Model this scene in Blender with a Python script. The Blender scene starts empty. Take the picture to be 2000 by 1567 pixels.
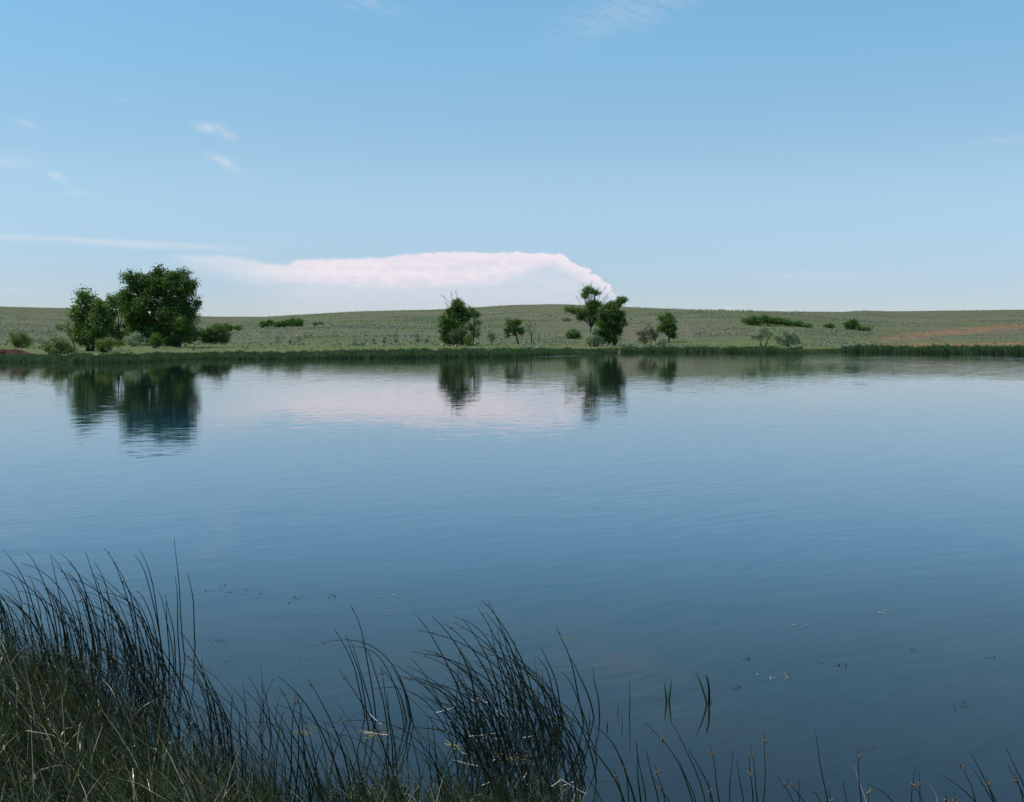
import bpy, math, random
import numpy as np
from mathutils import Vector, noise as mnoise

SC = bpy.context.scene
COL = SC.collection
R = math.radians
# ------------------------------------------------------------------ camera
CAM_H = 3.6            # metres above the water
F = 2350.0             # focal length in photo pixels (photo is 2000 wide)
HZ = 662.0             # eye level row in the photo
cam_d = bpy.data.cameras.new('camera')
cam = bpy.data.objects.new('camera', cam_d)
COL.objects.link(cam)
cam.location = (0, 0, CAM_H)
cam.rotation_euler = (R(90), 0, 0)
cam_d.sensor_width = 36.0
cam_d.lens = 36.0 * F / 2000.0
cam_d.shift_y = -(783.5 - HZ) / 2000.0
cam_d.clip_start = 0.1
cam_d.clip_end = 20000
SC.camera = cam
SC.view_settings.view_transform = 'Standard'
SC.view_settings.look = 'None'
SC.view_settings.exposure = 0.0
SC.view_settings.gamma = 1.0
SC.cycles.max_bounces = 8
SC.cycles.transparent_max_bounces = 8
SC.cycles.caustics_reflective = False
SC.cycles.caustics_refractive = False

# ------------------------------------------------------------------ node helper
class NT:
    def __init__(self, tree):
        self.t = tree
        self.n = tree.nodes
        self.l = tree.links
    def new(self, typ, **kw):
        nd = self.n.new(typ)
        for k, v in kw.items():
            setattr(nd, k, v)
        return nd
    def put(self, sock, v):
        if isinstance(v, (int, float)):
            sock.default_value = v
        elif isinstance(v, (tuple, list)):
            if len(sock.default_value) == 4 and len(v) == 3:
                v = (*v, 1)
            sock.default_value = v
        else:
            self.l.new(v, sock)
    def m(self, op, a, b=None, c=None, clamp=False):
        nd = self.new('ShaderNodeMath', operation=op, use_clamp=clamp)
        self.put(nd.inputs[0], a)
        if b is not None: self.put(nd.inputs[1], b)
        if c is not None: self.put(nd.inputs[2], c)
        return nd.outputs[0]
    def ss(self, v, a, b, lo=0.0, hi=1.0):
        nd = self.new('ShaderNodeMapRange', interpolation_type='SMOOTHSTEP')
        self.put(nd.inputs['Value'], v); self.put(nd.inputs['From Min'], a); self.put(nd.inputs['From Max'], b)
        self.put(nd.inputs['To Min'], lo); self.put(nd.inputs['To Max'], hi)
        return nd.outputs['Result']
    def noise(self, vec, scale=1.0, detail=2.0, rough=0.5, dist=0.0):
        nd = self.new('ShaderNodeTexNoise')
        self.put(nd.inputs['Vector'], vec)
        nd.inputs['Scale'].default_value = scale
        nd.inputs['Detail'].default_value = detail
        nd.inputs['Roughness'].default_value = rough
        nd.inputs['Distortion'].default_value = dist
        return nd
    def xyz(self, x, y, z):
        nd = self.new('ShaderNodeCombineXYZ')
        self.put(nd.inputs[0], x); self.put(nd.inputs[1], y); self.put(nd.inputs[2], z)
        return nd.outputs[0]
    def sep(self, v):
        nd = self.new('ShaderNodeSeparateXYZ'); self.put(nd.inputs[0], v)
        return nd.outputs
    def mix(self, f, a, b):
        nd = self.new('ShaderNodeMix', data_type='RGBA')
        self.put(nd.inputs[0], f); self.put(nd.inputs[6], a); self.put(nd.inputs[7], b)
        return nd.outputs[2]
    def curve(self, v, pts):
        nd = self.new('ShaderNodeFloatCurve')
        self.put(nd.inputs['Value'], v)
        cu = nd.mapping.curves[0]
        cu.points[0].location = pts[0]; cu.points[1].location = pts[-1]
        for p in pts[1:-1]:
            cu.points.new(*p)
        for p in cu.points: p.handle_type = 'VECTOR'
        nd.mapping.update()
        return nd.outputs[0]

# ------------------------------------------------------------------ sky
SUN_EL, SUN_AZ = 60.0, -98.0        # azimuth from +Y (view direction), negative = left
SKY_STR = 0.15
W = bpy.data.worlds.new('World')
SC.world = W
W.use_nodes = True
W.node_tree.nodes.clear()
n = NT(W.node_tree)
sky = n.new('ShaderNodeTexSky', sky_type='NISHITA')
sky.sun_disc = False
sky.sun_elevation = R(SUN_EL)
sky.sun_rotation = R(SUN_AZ)
sky.altitude = 900
sky.air_density = 1.0
sky.dust_density = 0.3
sky.ozone_density = 2.0
tc = n.new('ShaderNodeTexCoord')
dx, dy, dz = n.sep(tc.outputs['Generated'])
dys = n.m('MAXIMUM', dy, 0.05)
U = n.m('DIVIDE', dx, dys)          # tangent of azimuth
V = n.m('DIVIDE', dz, dys)          # tangent of elevation
front = n.ss(dy, 0.1, 0.3)
# same angles counted in photo pixels
PU = n.m('MULTIPLY_ADD', U, F, 1000.0)
PV = n.m('MULTIPLY_ADD', V, F, 0.0)      # pixels above eye level
pvec = n.xyz(PU, PV, 0.0)
streak = n.noise(n.xyz(n.m('MULTIPLY', PU, 0.006), n.m('MULTIPLY', PV, 0.05), 3.3), 1.0, 5, 0.55).outputs['Fac']
puff = n.noise(n.xyz(n.m('MULTIPLY', PU, 0.035), n.m('MULTIPLY', PV, 0.06), 1.1), 1.0, 6, 0.6).outputs['Fac']
u01 = n.m('DIVIDE', n.m('SUBTRACT', PU, 300.0), 1000.0, clamp=True)
def row(y): return (HZ - y) / 200.0
top = n.m('MULTIPLY', n.curve(u01, [(0, row(490)), (.15, row(494)), (.21, row(506)), (.255, row(513)), (.28, row(503)),
      (.33, row(500)), (.45, row(500)), (.49, row(493)), (.60, row(490)), (.76, row(492)), (.80, row(497)), (.81, row(505)), (.85, row(523)),
      (.88, row(545)), (.905, row(575)), (.93, row(640)), (1, 0)]), 200.0)
bot = n.m('MULTIPLY', n.curve(u01, [(0, row(500)), (.1, row(528)), (.2, row(552)), (.3, row(558)), (.5, row(566)),
      (.68, row(556)), (.74, row(530)), (.78, row(522)), (.84, row(555)), (.9, row(580)), (1, row(600))]), 200.0)
puffm = n.m('MULTIPLY', n.m('SUBTRACT', puff, 0.5), n.ss(PU, 900.0, 1120.0, 10.0, 34.0))
topn = n.m('ADD', top, n.m('ADD', puffm, n.m('MULTIPLY', n.m('SUBTRACT', streak, 0.5), 8.0)))
soft = n.ss(PU, 350.0, 1000.0, 14.0, 5.0)
a_top = n.ss(n.m('SUBTRACT', topn, PV), 0.0, soft)
a_bot = n.ss(n.m('SUBTRACT', PV, n.m('ADD', bot, n.m('MULTIPLY', n.m('SUBTRACT', streak, 0.5), 30.0))), -22.0, 24.0)
a_l = n.ss(PU, 320.0, 620.0, 0.62, 1.0)
tex = n.ss(n.m('ADD', n.m('MULTIPLY', streak, 0.6), n.m('MULTIPLY', puff, 0.4)), 0.3, 0.58, 0.82, 1.0)
big = n.m('MULTIPLY', n.m('MULTIPLY', a_top, a_bot), n.m('MULTIPLY', a_l, tex))
big = n.m('MULTIPLY', big, n.ss(PU, 318.0, 370.0))
# faint veil under the anvil
veil = n.m('MULTIPLY', n.m('MULTIPLY', a_top, n.ss(PV, 10.0, 110.0, 0.05, 0.40)), n.m('MULTIPLY', n.ss(PU, 420.0, 620.0), n.ss(PU, 1180.0, 1120.0)))
# long thin streak at the left
sl = n.m('SUBTRACT', PV, n.m('MULTIPLY_ADD', PU, -0.052, HZ - 463.0))
sl = n.m('ADD', sl, n.m('MULTIPLY', n.m('SUBTRACT', streak, 0.5), 14.0))
thin = n.m('MULTIPLY', n.m('MULTIPLY', n.ss(n.m('ABSOLUTE', sl), 13.0, 0.0), n.ss(PU, 560.0, 360.0)), n.m('MULTIPLY', n.ss(PU, -200.0, 200.0, 0.25, 0.55), n.ss(streak, 0.3, 0.6, 0.5, 1.0)))
def wisp(cx, cy, lx, ly, ang, amp):
    ca, sa = math.cos(R(ang)), math.sin(R(ang))
    ax_ = n.m('SUBTRACT', PU, cx); ay_ = n.m('SUBTRACT', PV, HZ - cy)
    w = n.m('MULTIPLY', n.m('SUBTRACT', wn, 0.5), ly * 2.2)
    p = n.m('ADD', n.m('MULTIPLY', ax_, ca / lx), n.m('MULTIPLY', ay_, sa / lx))
    q = n.m('ADD', n.m('MULTIPLY', n.m('ADD', ay_, w), ca / ly), n.m('MULTIPLY', ax_, -sa / ly))
    d2 = n.m('ADD', n.m('MULTIPLY', p, p), n.m('MULTIPLY', q, q))
    g = n.m('POWER', 2.718, n.m('MULTIPLY', d2, -1.0))
    return n.m('MULTIPLY', g, n.m('MULTIPLY', n.ss(wn2, 0.30, 0.62), amp))
wn = n.noise(n.xyz(n.m('MULTIPLY', PU, 0.02), n.m('MULTIPLY', PV, 0.02), 7.0), 1.0, 4, 0.6).outputs['Fac']
wn2 = n.noise(n.xyz(n.m('MULTIPLY_ADD', PV, 0.012, n.m('MULTIPLY', PU, 0.022)), n.m('MULTIPLY_ADD', PU, 0.030, n.m('MULTIPLY', PV, 0.085)), 9.0), 1.0, 5, 0.65, 0.6).outputs['Fac']
alpha = n.m('MAXIMUM', big, n.m('MAXIMUM', thin, veil))
for wv in [(408, 249, 28, 9, -8, .62), (442, 264, 20, 7, -14, .42), (440, 318, 38, 9, -26, .5), (108, 343, 22, 8, -30, .42), (48, 240, 26, 6, -18, .35),
           (20, 314, 60, 14, -4, .3), (150, 378, 30, 5, 0, .25), (245, 192, 40, 6, 0, .12), (1190, 30, 110, 34, 20, .17),
           (1270, 20, 130, 26, 22, .15), (720, 8, 60, 14, -10, .2), (1950, 275, 60, 8, 8, .14), (1600, 540, 120, 10, 0, .2), (20, 568, 50, 6, 0, .3), (1425, 603, 22, 4, 0, .3)]:
    alpha = n.m('MAXIMUM', alpha, wisp(*wv))
alpha = n.m('MULTIPLY', alpha, front)
pink = n.mix(n.ss(PU, 350.0, 700.0), (0.68, 0.75, 0.82), (0.87, 0.80, 0.87))
shade = n.m('MULTIPLY', n.ss(n.m('ADD', n.m('MULTIPLY', puff, 0.5), n.m('MULTIPLY', streak, 0.5)), 0.58, 0.38), n.ss(n.m('SUBTRACT', topn, PV), 3.0, 30.0, 0.12, 0.6))
pink = n.mix(shade, pink, (0.70, 0.70, 0.80))
cloudcol = n.new('ShaderNodeVectorMath', operation='SCALE')
n.put(cloudcol.inputs[0], pink); cloudcol.inputs['Scale'].default_value = 1.0 / SKY_STR
skyc = n.new('ShaderNodeVectorMath', operation='MULTIPLY')
tint = n.mix(n.ss(dz, 0.022, 0.14), (0.56, 0.605, 0.765), (0.835, 0.885, 0.85))
tint = n.mix(n.ss(dz, 0.125, 0.28), tint, (0.82, 1.11, 1.03))
n.put(skyc.inputs[0], sky.outputs[0]); n.put(skyc.inputs[1], tint)
mixc = n.mix(alpha, skyc.outputs[0], cloudcol.outputs[0])
bg = n.new('ShaderNodeBackground')
bg.inputs['Strength'].default_value = SKY_STR
n.put(bg.inputs['Color'], mixc)
wo = n.new('ShaderNodeOutputWorld')
n.l.new(bg.outputs[0], wo.inputs['Surface'])

sun_d = bpy.data.lights.new('sun', 'SUN')
sun_d.energy = 4.0
sun_d.angle = R(0.5)
sun_d.color = (1.0, 0.96, 0.89)
sun = bpy.data.objects.new('sun', sun_d)
COL.objects.link(sun)
sdir = Vector((math.sin(R(SUN_AZ)) * math.cos(R(SUN_EL)), math.cos(R(SUN_AZ)) * math.cos(R(SUN_EL)), math.sin(R(SUN_EL))))
sun.rotation_euler = sdir.to_track_quat('Z', 'Y').to_euler()

# ------------------------------------------------------------------ object helpers
def tag(o, label=None, cat=None, group=None, kind=None):
    if label: o['label'] = label
    if cat: o['category'] = cat
    if group: o['group'] = group
    if kind: o['kind'] = kind
    return o
def empty(name, loc):
    o = bpy.data.objects.new(name, None)
    COL.objects.link(o)
    o.location = loc
    o.empty_display_size = 0.3
    return o
class MB:
    """collects vertices and faces, then links them as one mesh object"""
    def __init__(self):
        self.v = []; self.f = []; self.nv = 0
        self.sm = []
    def add(self, verts, faces, smooth=False):
        b = self.nv
        verts = np.asarray(verts, dtype=np.float32).reshape(-1, 3)
        faces = np.asarray(faces, dtype=np.int32)
        self.v.append(verts); self.nv += len(verts)
        self.f.append(faces + b)
        self.sm.append(np.full(len(faces), smooth))
    def tube(self, pts, rad, sides=6, smooth=True):
        pts = [Vector(p) for p in pts]
        k = len(pts)
        vs = []; ref = Vector((0.31, 0.95, 0.05))
        for i, p in enumerate(pts):
            t = (pts[min(i + 1, k - 1)] - pts[max(i - 1, 0)])
            if t.length < 1e-9: t = Vector((0, 0, 1))
            t.normalize()
            a = t.cross(ref)
            if a.length < 1e-4: a = t.cross(Vector((1, 0, 0)))
            a.normalize(); b = t.cross(a)
            for j in range(sides):
                w = 2 * math.pi * j / sides
                q = p + (a * math.cos(w) + b * math.sin(w)) * rad[i]
                vs.append((q.x, q.y, q.z))
        fs = []
        for i in range(k - 1):
            for j in range(sides):
                j2 = (j + 1) % sides
                fs.append((i * sides + j, i * sides + j2, (i + 1) * sides + j2, (i + 1) * sides + j))
        self.add(vs, fs, smooth)
        if sides == 4 or sides >= 3:
            vs2 = vs[-sides:]
            c = pts[-1]
            self.add(list(vs2) + [(c.x, c.y, c.z)], [(j, (j + 1) % sides, sides, sides) for j in range(sides)][:0] or np.zeros((0, 4), int))
    def build(self, name, mat, parent=None, origin=None):
        v = np.concatenate(self.v) if self.v else np.zeros((0, 3), np.float32)
        if origin is not None: v = v - np.array(origin, dtype=np.float32)
        me = bpy.data.meshes.new(name)
        me.vertices.add(len(v)); me.vertices.foreach_set('co', v.ravel())
        fl = [f for f in self.f if len(f)]
        sizes = np.concatenate([np.full(len(f), f.shape[1], np.int32) for f in fl])
        loops = np.concatenate([f.ravel() for f in fl])
        sm = np.concatenate([s for s, f in zip(self.sm, self.f) if len(f)])
        me.loops.add(len(loops)); me.loops.foreach_set('vertex_index', loops)
        me.polygons.add(len(sizes))
        st = np.zeros(len(sizes), np.int32); st[1:] = np.cumsum(sizes)[:-1]
        me.polygons.foreach_set('loop_start', st)
        me.polygons.foreach_set('use_smooth', sm.astype(bool))
        me.update(calc_edges=True)
        me.validate()
        me.materials.append(mat)
        o = bpy.data.objects.new(name, me)
        COL.objects.link(o)
        if parent is not None: o.parent = parent
        return o

def water_Y(py): return F * CAM_H / (py - HZ)
def at(px, py, Y): return Vector(((px - 1000.0) / F * Y, Y, CAM_H - (py - HZ) / F * Y))
def lerp(v, a, b, c, d): return c + (d - c) * min(1, max(0, (v - a) / (b - a)))

# ------------------------------------------------------------------ materials
def mat(name):
    m = bpy.data.materials.new(name); m.use_nodes = True
    m.node_tree.nodes.clear()
    t = NT(m.node_tree)
    o = t.new('ShaderNodeOutputMaterial')
    return m, t, o
def principled(t, color, rough=0.6, spec=0.3):
    p = t.new('ShaderNodeBsdfPrincipled')
    t.put(p.inputs['Base Color'], color)
    t.put(p.inputs['Roughness'], rough)
    p.inputs['Specular IOR Level'].default_value = spec
    return p
def leaf_mat(name, c1, c2, c3=None, transl=0.3, clump=0.5, rough=0.5, spec=0.35, third=0.95):
    m, t, o = mat(name)
    g = t.new('ShaderNodeNewGeometry')
    nz = t.noise(g.outputs['Position'], clump, 3, 0.6).outputs['Fac']
    a = t.m('ADD', t.m('MULTIPLY', g.outputs['Random Per Island'], 0.55), t.ss(nz, 0.35, 0.65, 0.0, 0.45))
    col = t.mix(a, c1, c2)
    if c3: col = t.mix(t.m('GREATER_THAN', g.outputs['Random Per Island'], third), col, c3)
    p = principled(t, col, rough, spec)
    tr = t.new('ShaderNodeBsdfTranslucent')
    t.put(tr.inputs['Color'], t.mix(0.5, col, (c2[0] * 1.5, c2[1] * 1.6, c2[2] * 0.6)))
    mx = t.new('ShaderNodeMixShader'); mx.inputs[0].default_value = transl
    t.l.new(p.outputs[0], mx.inputs[1]); t.l.new(tr.outputs[0], mx.inputs[2])
    t.l.new(mx.outputs[0], o.inputs['Surface'])
    return m
M = {}
M['leaf_dark'] = leaf_mat('cottonwood_leaves', (0.020, 0.056, 0.010), (0.120, 0.215, 0.040), transl=0.3)
M['leaf_mid'] = leaf_mat('green_leaves', (0.032, 0.080, 0.014), (0.150, 0.250, 0.052), transl=0.32)
M['leaf_yellow'] = leaf_mat('yellow_green_leaves', (0.070, 0.115, 0.026), (0.200, 0.255, 0.070), transl=0.28)
M['leaf_silver'] = leaf_mat('silver_leaves', (0.150, 0.205, 0.105), (0.430, 0.490, 0.310), transl=0.2)
M['leaf_olive'] = leaf_mat('olive_leaves', (0.050, 0.070, 0.030), (0.130, 0.140, 0.070), transl=0.2)
M['leaf_bush'] = leaf_mat('thicket_leaves', (0.024, 0.075, 0.014), (0.130, 0.240, 0.050), transl=0.25)
M['sage'] = leaf_mat('sagebrush_leaves', (0.145, 0.175, 0.125), (0.245, 0.272, 0.205), transl=0.1, clump=0.2)
M['tuft'] = leaf_mat('tuft_leaves', (0.055, 0.085, 0.028), (0.100, 0.130, 0.048), transl=0.2, clump=0.2)
M['reed_far'] = leaf_mat('reed_leaves', (0.018, 0.042, 0.016), (0.135, 0.205, 0.075), (0.22, 0.20, 0.13), transl=0.3, clump=0.35)
def bark_mat(name, c1, c2):
    m, t, o = mat(name)
    g = t.new('ShaderNodeNewGeometry')
    nz = t.noise(g.outputs['Position'], 6.0, 4, 0.7).outputs['Fac']
    p = principled(t, t.mix(nz, c1, c2), 0.85, 0.2)
    t.l.new(p.outputs[0], o.inputs['Surface'])
    return m
M['bark'] = bark_mat('bark', (0.020, 0.015, 0.011), (0.075, 0.060, 0.048))
M['deadwood'] = bark_mat('grey_deadwood', (0.10, 0.09, 0.085), (0.24, 0.22, 0.21))
M['stalk_pale'] = bark_mat('bleached_stalk', (0.38, 0.33, 0.31), (0.75, 0.68, 0.66))
M['seed'] = bark_mat('seed_head', (0.07, 0.045, 0.025), (0.34, 0.25, 0.16))
M['pole'] = bark_mat('weathered_pole', (0.08, 0.07, 0.06), (0.16, 0.14, 0.12))
def stem_mat():
    m, t, o = mat('bulrush_stem')
    g = t.new('ShaderNodeNewGeometry')
    oi = t.new('ShaderNodeObjectInfo')
    nz = t.noise(g.outputs['Position'], 5.0, 3, 0.6).outputs['Fac']
    c = t.mix(t.m('ADD', t.m('MULTIPLY', nz, 0.4), t.m('MULTIPLY', oi.outputs['Random'], 0.5)), (0.004, 0.007, 0.004), (0.020, 0.032, 0.014))
    rr = t.m('ADD', t.m('MULTIPLY', g.outputs['Random Per Island'], 0.5), t.m('MULTIPLY', oi.outputs['Random'], 0.5))
    c = t.mix(t.ss(rr, 0.70, 0.82, 0.0, 0.8), c, (0.055, 0.070, 0.024))
    c = t.mix(t.ss(rr, 0.24, 0.16, 0.0, 0.9), c, (0.120, 0.090, 0.050))
    p = principled(t, c, 0.45, 0.2)
    t.l.new(p.outputs[0], o.inputs['Surface'])
    return m
M['stem'] = stem_mat()
M['blade'] = leaf_mat('grass_blade', (0.004, 0.007, 0.002), (0.066, 0.090, 0.022), (0.42, 0.39, 0.24), transl=0.22, clump=1.5, rough=0.30, spec=0.45, third=0.90)  # dark-to-bright spread paints sunlit contrast; pale third colour is straw and painted glints
M['weed'] = leaf_mat('pondweed', (0.09, 0.085, 0.03), (0.22, 0.20, 0.08), transl=0.1, clump=8)
M['petal'] = bark_mat('pale_flower', (0.40, 0.37, 0.30), (0.65, 0.60, 0.50))

# ------------------------------------------------------------------ terrain shape
def interp(tab, x):
    return float(np.interp(x, [a for a, b in tab], [b for a, b in tab]))
SHORE = [(-900, 706), (-200, 708), (0, 707), (150, 708.5), (275, 708), (340, 703), (400, 700.5), (450, 701.5), (600, 700.5), (850, 699), (1000, 697), (1060, 694),
         (1150, 692), (1210, 688.5), (1350, 689), (1500, 690), (1570, 690.5), (1650, 688.5), (1700, 688.8), (1850, 691), (2000, 692), (2300, 693), (2900, 697)]
CREST = [(-900, 592), (-200, 596), (0, 599), (130, 602), (250, 608), (360, 617), (430, 619), (520, 619), (600, 614), (700, 608.5), (850, 605), (930, 600.5), (1000, 596),
         (1080, 594.3), (1150, 596.5), (1250, 601), (1350, 605), (1500, 608.3), (1640, 609.5), (1690, 607), (1740, 608.3), (1850, 607), (2000, 605), (2300, 603), (2900, 600)]
def shoreY(px): return F * CAM_H / (interp(SHORE, px) - HZ)
def near_shore(X):
    # where the near bank meets the water
    return float(np.interp(X, [-30, -9, -6.5, -5.2, -4.2, -3.3, -2.6, -2.0, -0.9, 1.0, 4, 9, 30], [19.0, 16.56, 14.38, 13.16, 11.81, 10.18, 9.23, 8.62, 8.75, 8.48, 8.35, 8.96, 12.21]))
def ground_z(X, Y):
    if Y < 100:
        d = near_shore(X) - Y
        z = d * 0.20 if d < 0 else d * 0.22
        z += 0.05 * mnoise.noise(Vector((X * 0.9, Y * 0.9, 0)))
        if z > 2.0: z = 2.0 + (1 - math.exp(-(z - 2.0))) * 0.3
        return max(-1.6, z)
    px = 1000 + F * X / Y
    px = min(2900, max(-900, px))
    Ys = shoreY(px)
    s = Y - Ys
    if s < 0:
        return max(-1.6, s * 0.25)
    Yc = 870 + 150 * math.sin(px * 0.0031 + 0.6) + 80 * math.sin(px * 0.0077)
    s0 = 84.0
    def terr(q):
        return 0.95 * (1 - math.exp(-q / 2.6)) + 0.0155 * q
    if s <= s0:
        z = terr(s)
        z += 0.22 * mnoise.noise(Vector((X * 0.05, Y * 0.05, 2))) * min(1, s / 12)
        return z
    z0 = terr(s0); Y0 = Ys + s0
    P0 = HZ + (CAM_H - z0) / Y0 * F
    Pc = interp(CREST, px)
    def zz(YY):
        t = (YY - Y0) / (Yc - Y0)
        g = 1 - (1 - t) ** 1.75
        w = 5.5 * t * (1 - t) * mnoise.noise(Vector((X * 0.006, YY * 0.014, 5))) + 2.5 * t * (1 - t) * mnoise.noise(Vector((X * 0.02, YY * 0.04, 9)))
        P = P0 + (Pc - P0) * g + w
        return CAM_H - (P - HZ) / F * YY
    if Y <= Yc:
        z = zz(Y)
        # blend the start so the terrace turns softly into the slope
        k = min(1, (s - s0) / 30.0); k = k * k * (3 - 2 * k)
        zl = terr(s) + 0.22 * mnoise.noise(Vector((X * 0.05, Y * 0.05, 2)))
        return zl * (1 - k) + z * k
    return zz(Yc) + 0.02 * (Y - Yc) - 0.00006 * (Y - Yc) ** 2 if Y - Yc < 500 else zz(Yc) - 5.0 - 0.01 * (Y - Yc - 500)
def find_Y(px, py):
    """distance at which the ground appears at this place of the view"""
    Y = shoreY(px) + 1.0
    best = Y
    while Y < 1200:
        z = ground_z((px - 1000) / F * Y, Y)
        p = HZ + (CAM_H - z) / Y * F
        if p <= py: return Y
        Y += 0.5 if Y < 430 else 2.0
    return 870

# ---- ground sheet
ys = list(np.arange(-60, 2, 4.0)) + list(np.arange(2, 19, 0.3)) + list(np.arange(19, 100, 6.0)) + list(np.arange(100.5, 170, 6.0)) \
    + list(np.arange(172, 430, 1.2)) + list(np.arange(430, 1200, 6.0)) + list(np.arange(1200, 1700, 40)) + [1700, 2100, 2800, 4000, 6000]
NU = 300
us = np.linspace(-1, 1, NU + 1)
gv = np.zeros((len(ys), NU + 1, 3), np.float32)
for i, Y in enumerate(ys):
    hw = 34 if Y < 19 else 34 + (Y - 19) * 0.75
    for j, u in enumerate(us):
        X = u * hw
        gv[i, j] = (X, Y, ground_z(X, Y))
g = MB()
idx = np.arange(len(ys) * (NU + 1)).reshape(len(ys), NU + 1)
fa = np.stack([idx[:-1, :-1], idx[:-1, 1:], idx[1:, 1:], idx[1:, :-1]], -1).reshape(-1, 4)
g.add(gv.reshape(-1, 3), fa, True)
def ground_mat():
    m, t, o = mat('prairie_ground')
    ge = t.new('ShaderNodeNewGeometry')
    P = ge.outputs['Position']
    x, y, z = t.sep(P)
    big = t.noise(t.xyz(t.m('MULTIPLY', x, 0.012), t.m('MULTIPLY', y, 0.030), 0.0), 1.0, 4, 0.55).outputs['Fac']
    med = t.noise(t.xyz(t.m('MULTIPLY', x, 0.06), t.m('MULTIPLY', y, 0.10), 4.0), 1.0, 5, 0.6).outputs['Fac']
    fin = t.noise(P, 1.1, 5, 0.75).outputs['Fac']
    c = t.mix(t.ss(big, 0.38, 0.60), (0.078, 0.102, 0.030), (0.142, 0.118, 0.078))
    c = t.mix(t.ss(med, 0.42, 0.66), c, (0.120, 0.142, 0.078))
    gm = t.noise(t.xyz(t.m('MULTIPLY', x, 0.010), t.m('MULTIPLY', y, 0.045), 8.0), 1.0, 3, 0.5).outputs['Fac']
    c = t.mix(t.m('MULTIPLY', t.ss(gm, 0.55, 0.68), 0.75), c, (0.062, 0.105, 0.034))
    med2 = t.noise(t.xyz(t.m('MULTIPLY', x, 0.22), t.m('MULTIPLY', y, 0.16), 6.0), 1.0, 6, 0.7).outputs['Fac']
    c = t.mix(t.ss(med2, 0.50, 0.72, 0.0, 0.6), c, (0.038, 0.060, 0.022))
    c = t.mix(t.ss(med2, 0.46, 0.28, 0.0, 0.45), c, (0.150, 0.145, 0.105))
    # fresher, yellower grass on the low terrace
    ter = t.m('MULTIPLY', t.ss(z, 3.4, 2.0), t.ss(med, 0.35, 0.6, 0.35, 0.85))
    c = t.mix(ter, c, (0.115, 0.148, 0.040))
    # reddish bare ground near the right edge
    px = t.m('MULTIPLY_ADD', t.m('DIVIDE', x, y), 1000.0, 0.0)
    wob = t.m('MULTIPLY', t.m('SUBTRACT', t.noise(t.xyz(t.m('MULTIPLY', x, 0.05), t.m('MULTIPLY', y, 0.05), 1.0), 1.0, 4, 0.6).outputs['Fac'], 0.5), 60.0)
    d = t.m('ABSOLUTE', t.m('SUBTRACT', t.m('ADD', y, wob), t.m('MULTIPLY_ADD', x, 0.20, 332.0)))
    d2 = t.m('ABSOLUTE', t.m('SUBTRACT', t.m('ADD', y, wob), t.m('MULTIPLY_ADD', x, 1.30, 262.0)))
    red = t.m('MAXIMUM', t.ss(d, 36.0, 10.0, 0.0, 1.0), t.ss(d2, 30.0, 6.0, 0.0, 0.9))
    red = t.m('MULTIPLY', red, t.m('MULTIPLY', t.ss(t.m('DIVIDE', x, y), 0.285, 0.335), t.ss(y, 285.0, 300.0)))
    red = t.m('MULTIPLY', red, t.m('MULTIPLY', t.ss(fin, 0.3, 0.6, 0.45, 1.0), t.ss(med2, 0.62, 0.42, 0.15, 1.0)))
    c = t.mix(red, c, (0.30, 0.125, 0.075))
    # mottling
    c = t.mix(t.ss(fin, 0.40, 0.80, 0.0, 0.6), c, (0.080, 0.080, 0.050))
    # damp brown earth at the water and the near bank
    near = t.ss(y, 120.0, 90.0)
    c = t.mix(near, c, t.mix(fin, (0.012, 0.009, 0.006), (0.045, 0.034, 0.022)))
    shore = t.m('MULTIPLY', t.ss(z, 0.55, 0.1), t.m('SUBTRACT', 1.0, near))
    c = t.mix(shore, c, (0.20, 0.165, 0.12))
    p = principled(t, c, 0.95, 0.1)
    b = t.new('ShaderNodeBump'); b.inputs['Strength'].default_value = 0.6; b.inputs['Distance'].default_value = 0.25
    t.put(b.inputs['Height'], fin)
    t.l.new(b.outputs[0], p.inputs['Normal'])
    t.l.new(p.outputs[0], o.inputs['Surface'])
    return m
go = g.build('ground', ground_mat())
tag(go, 'rolling prairie hillside and lake bed, grey green grass beyond the water', 'ground', kind='structure')

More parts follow.
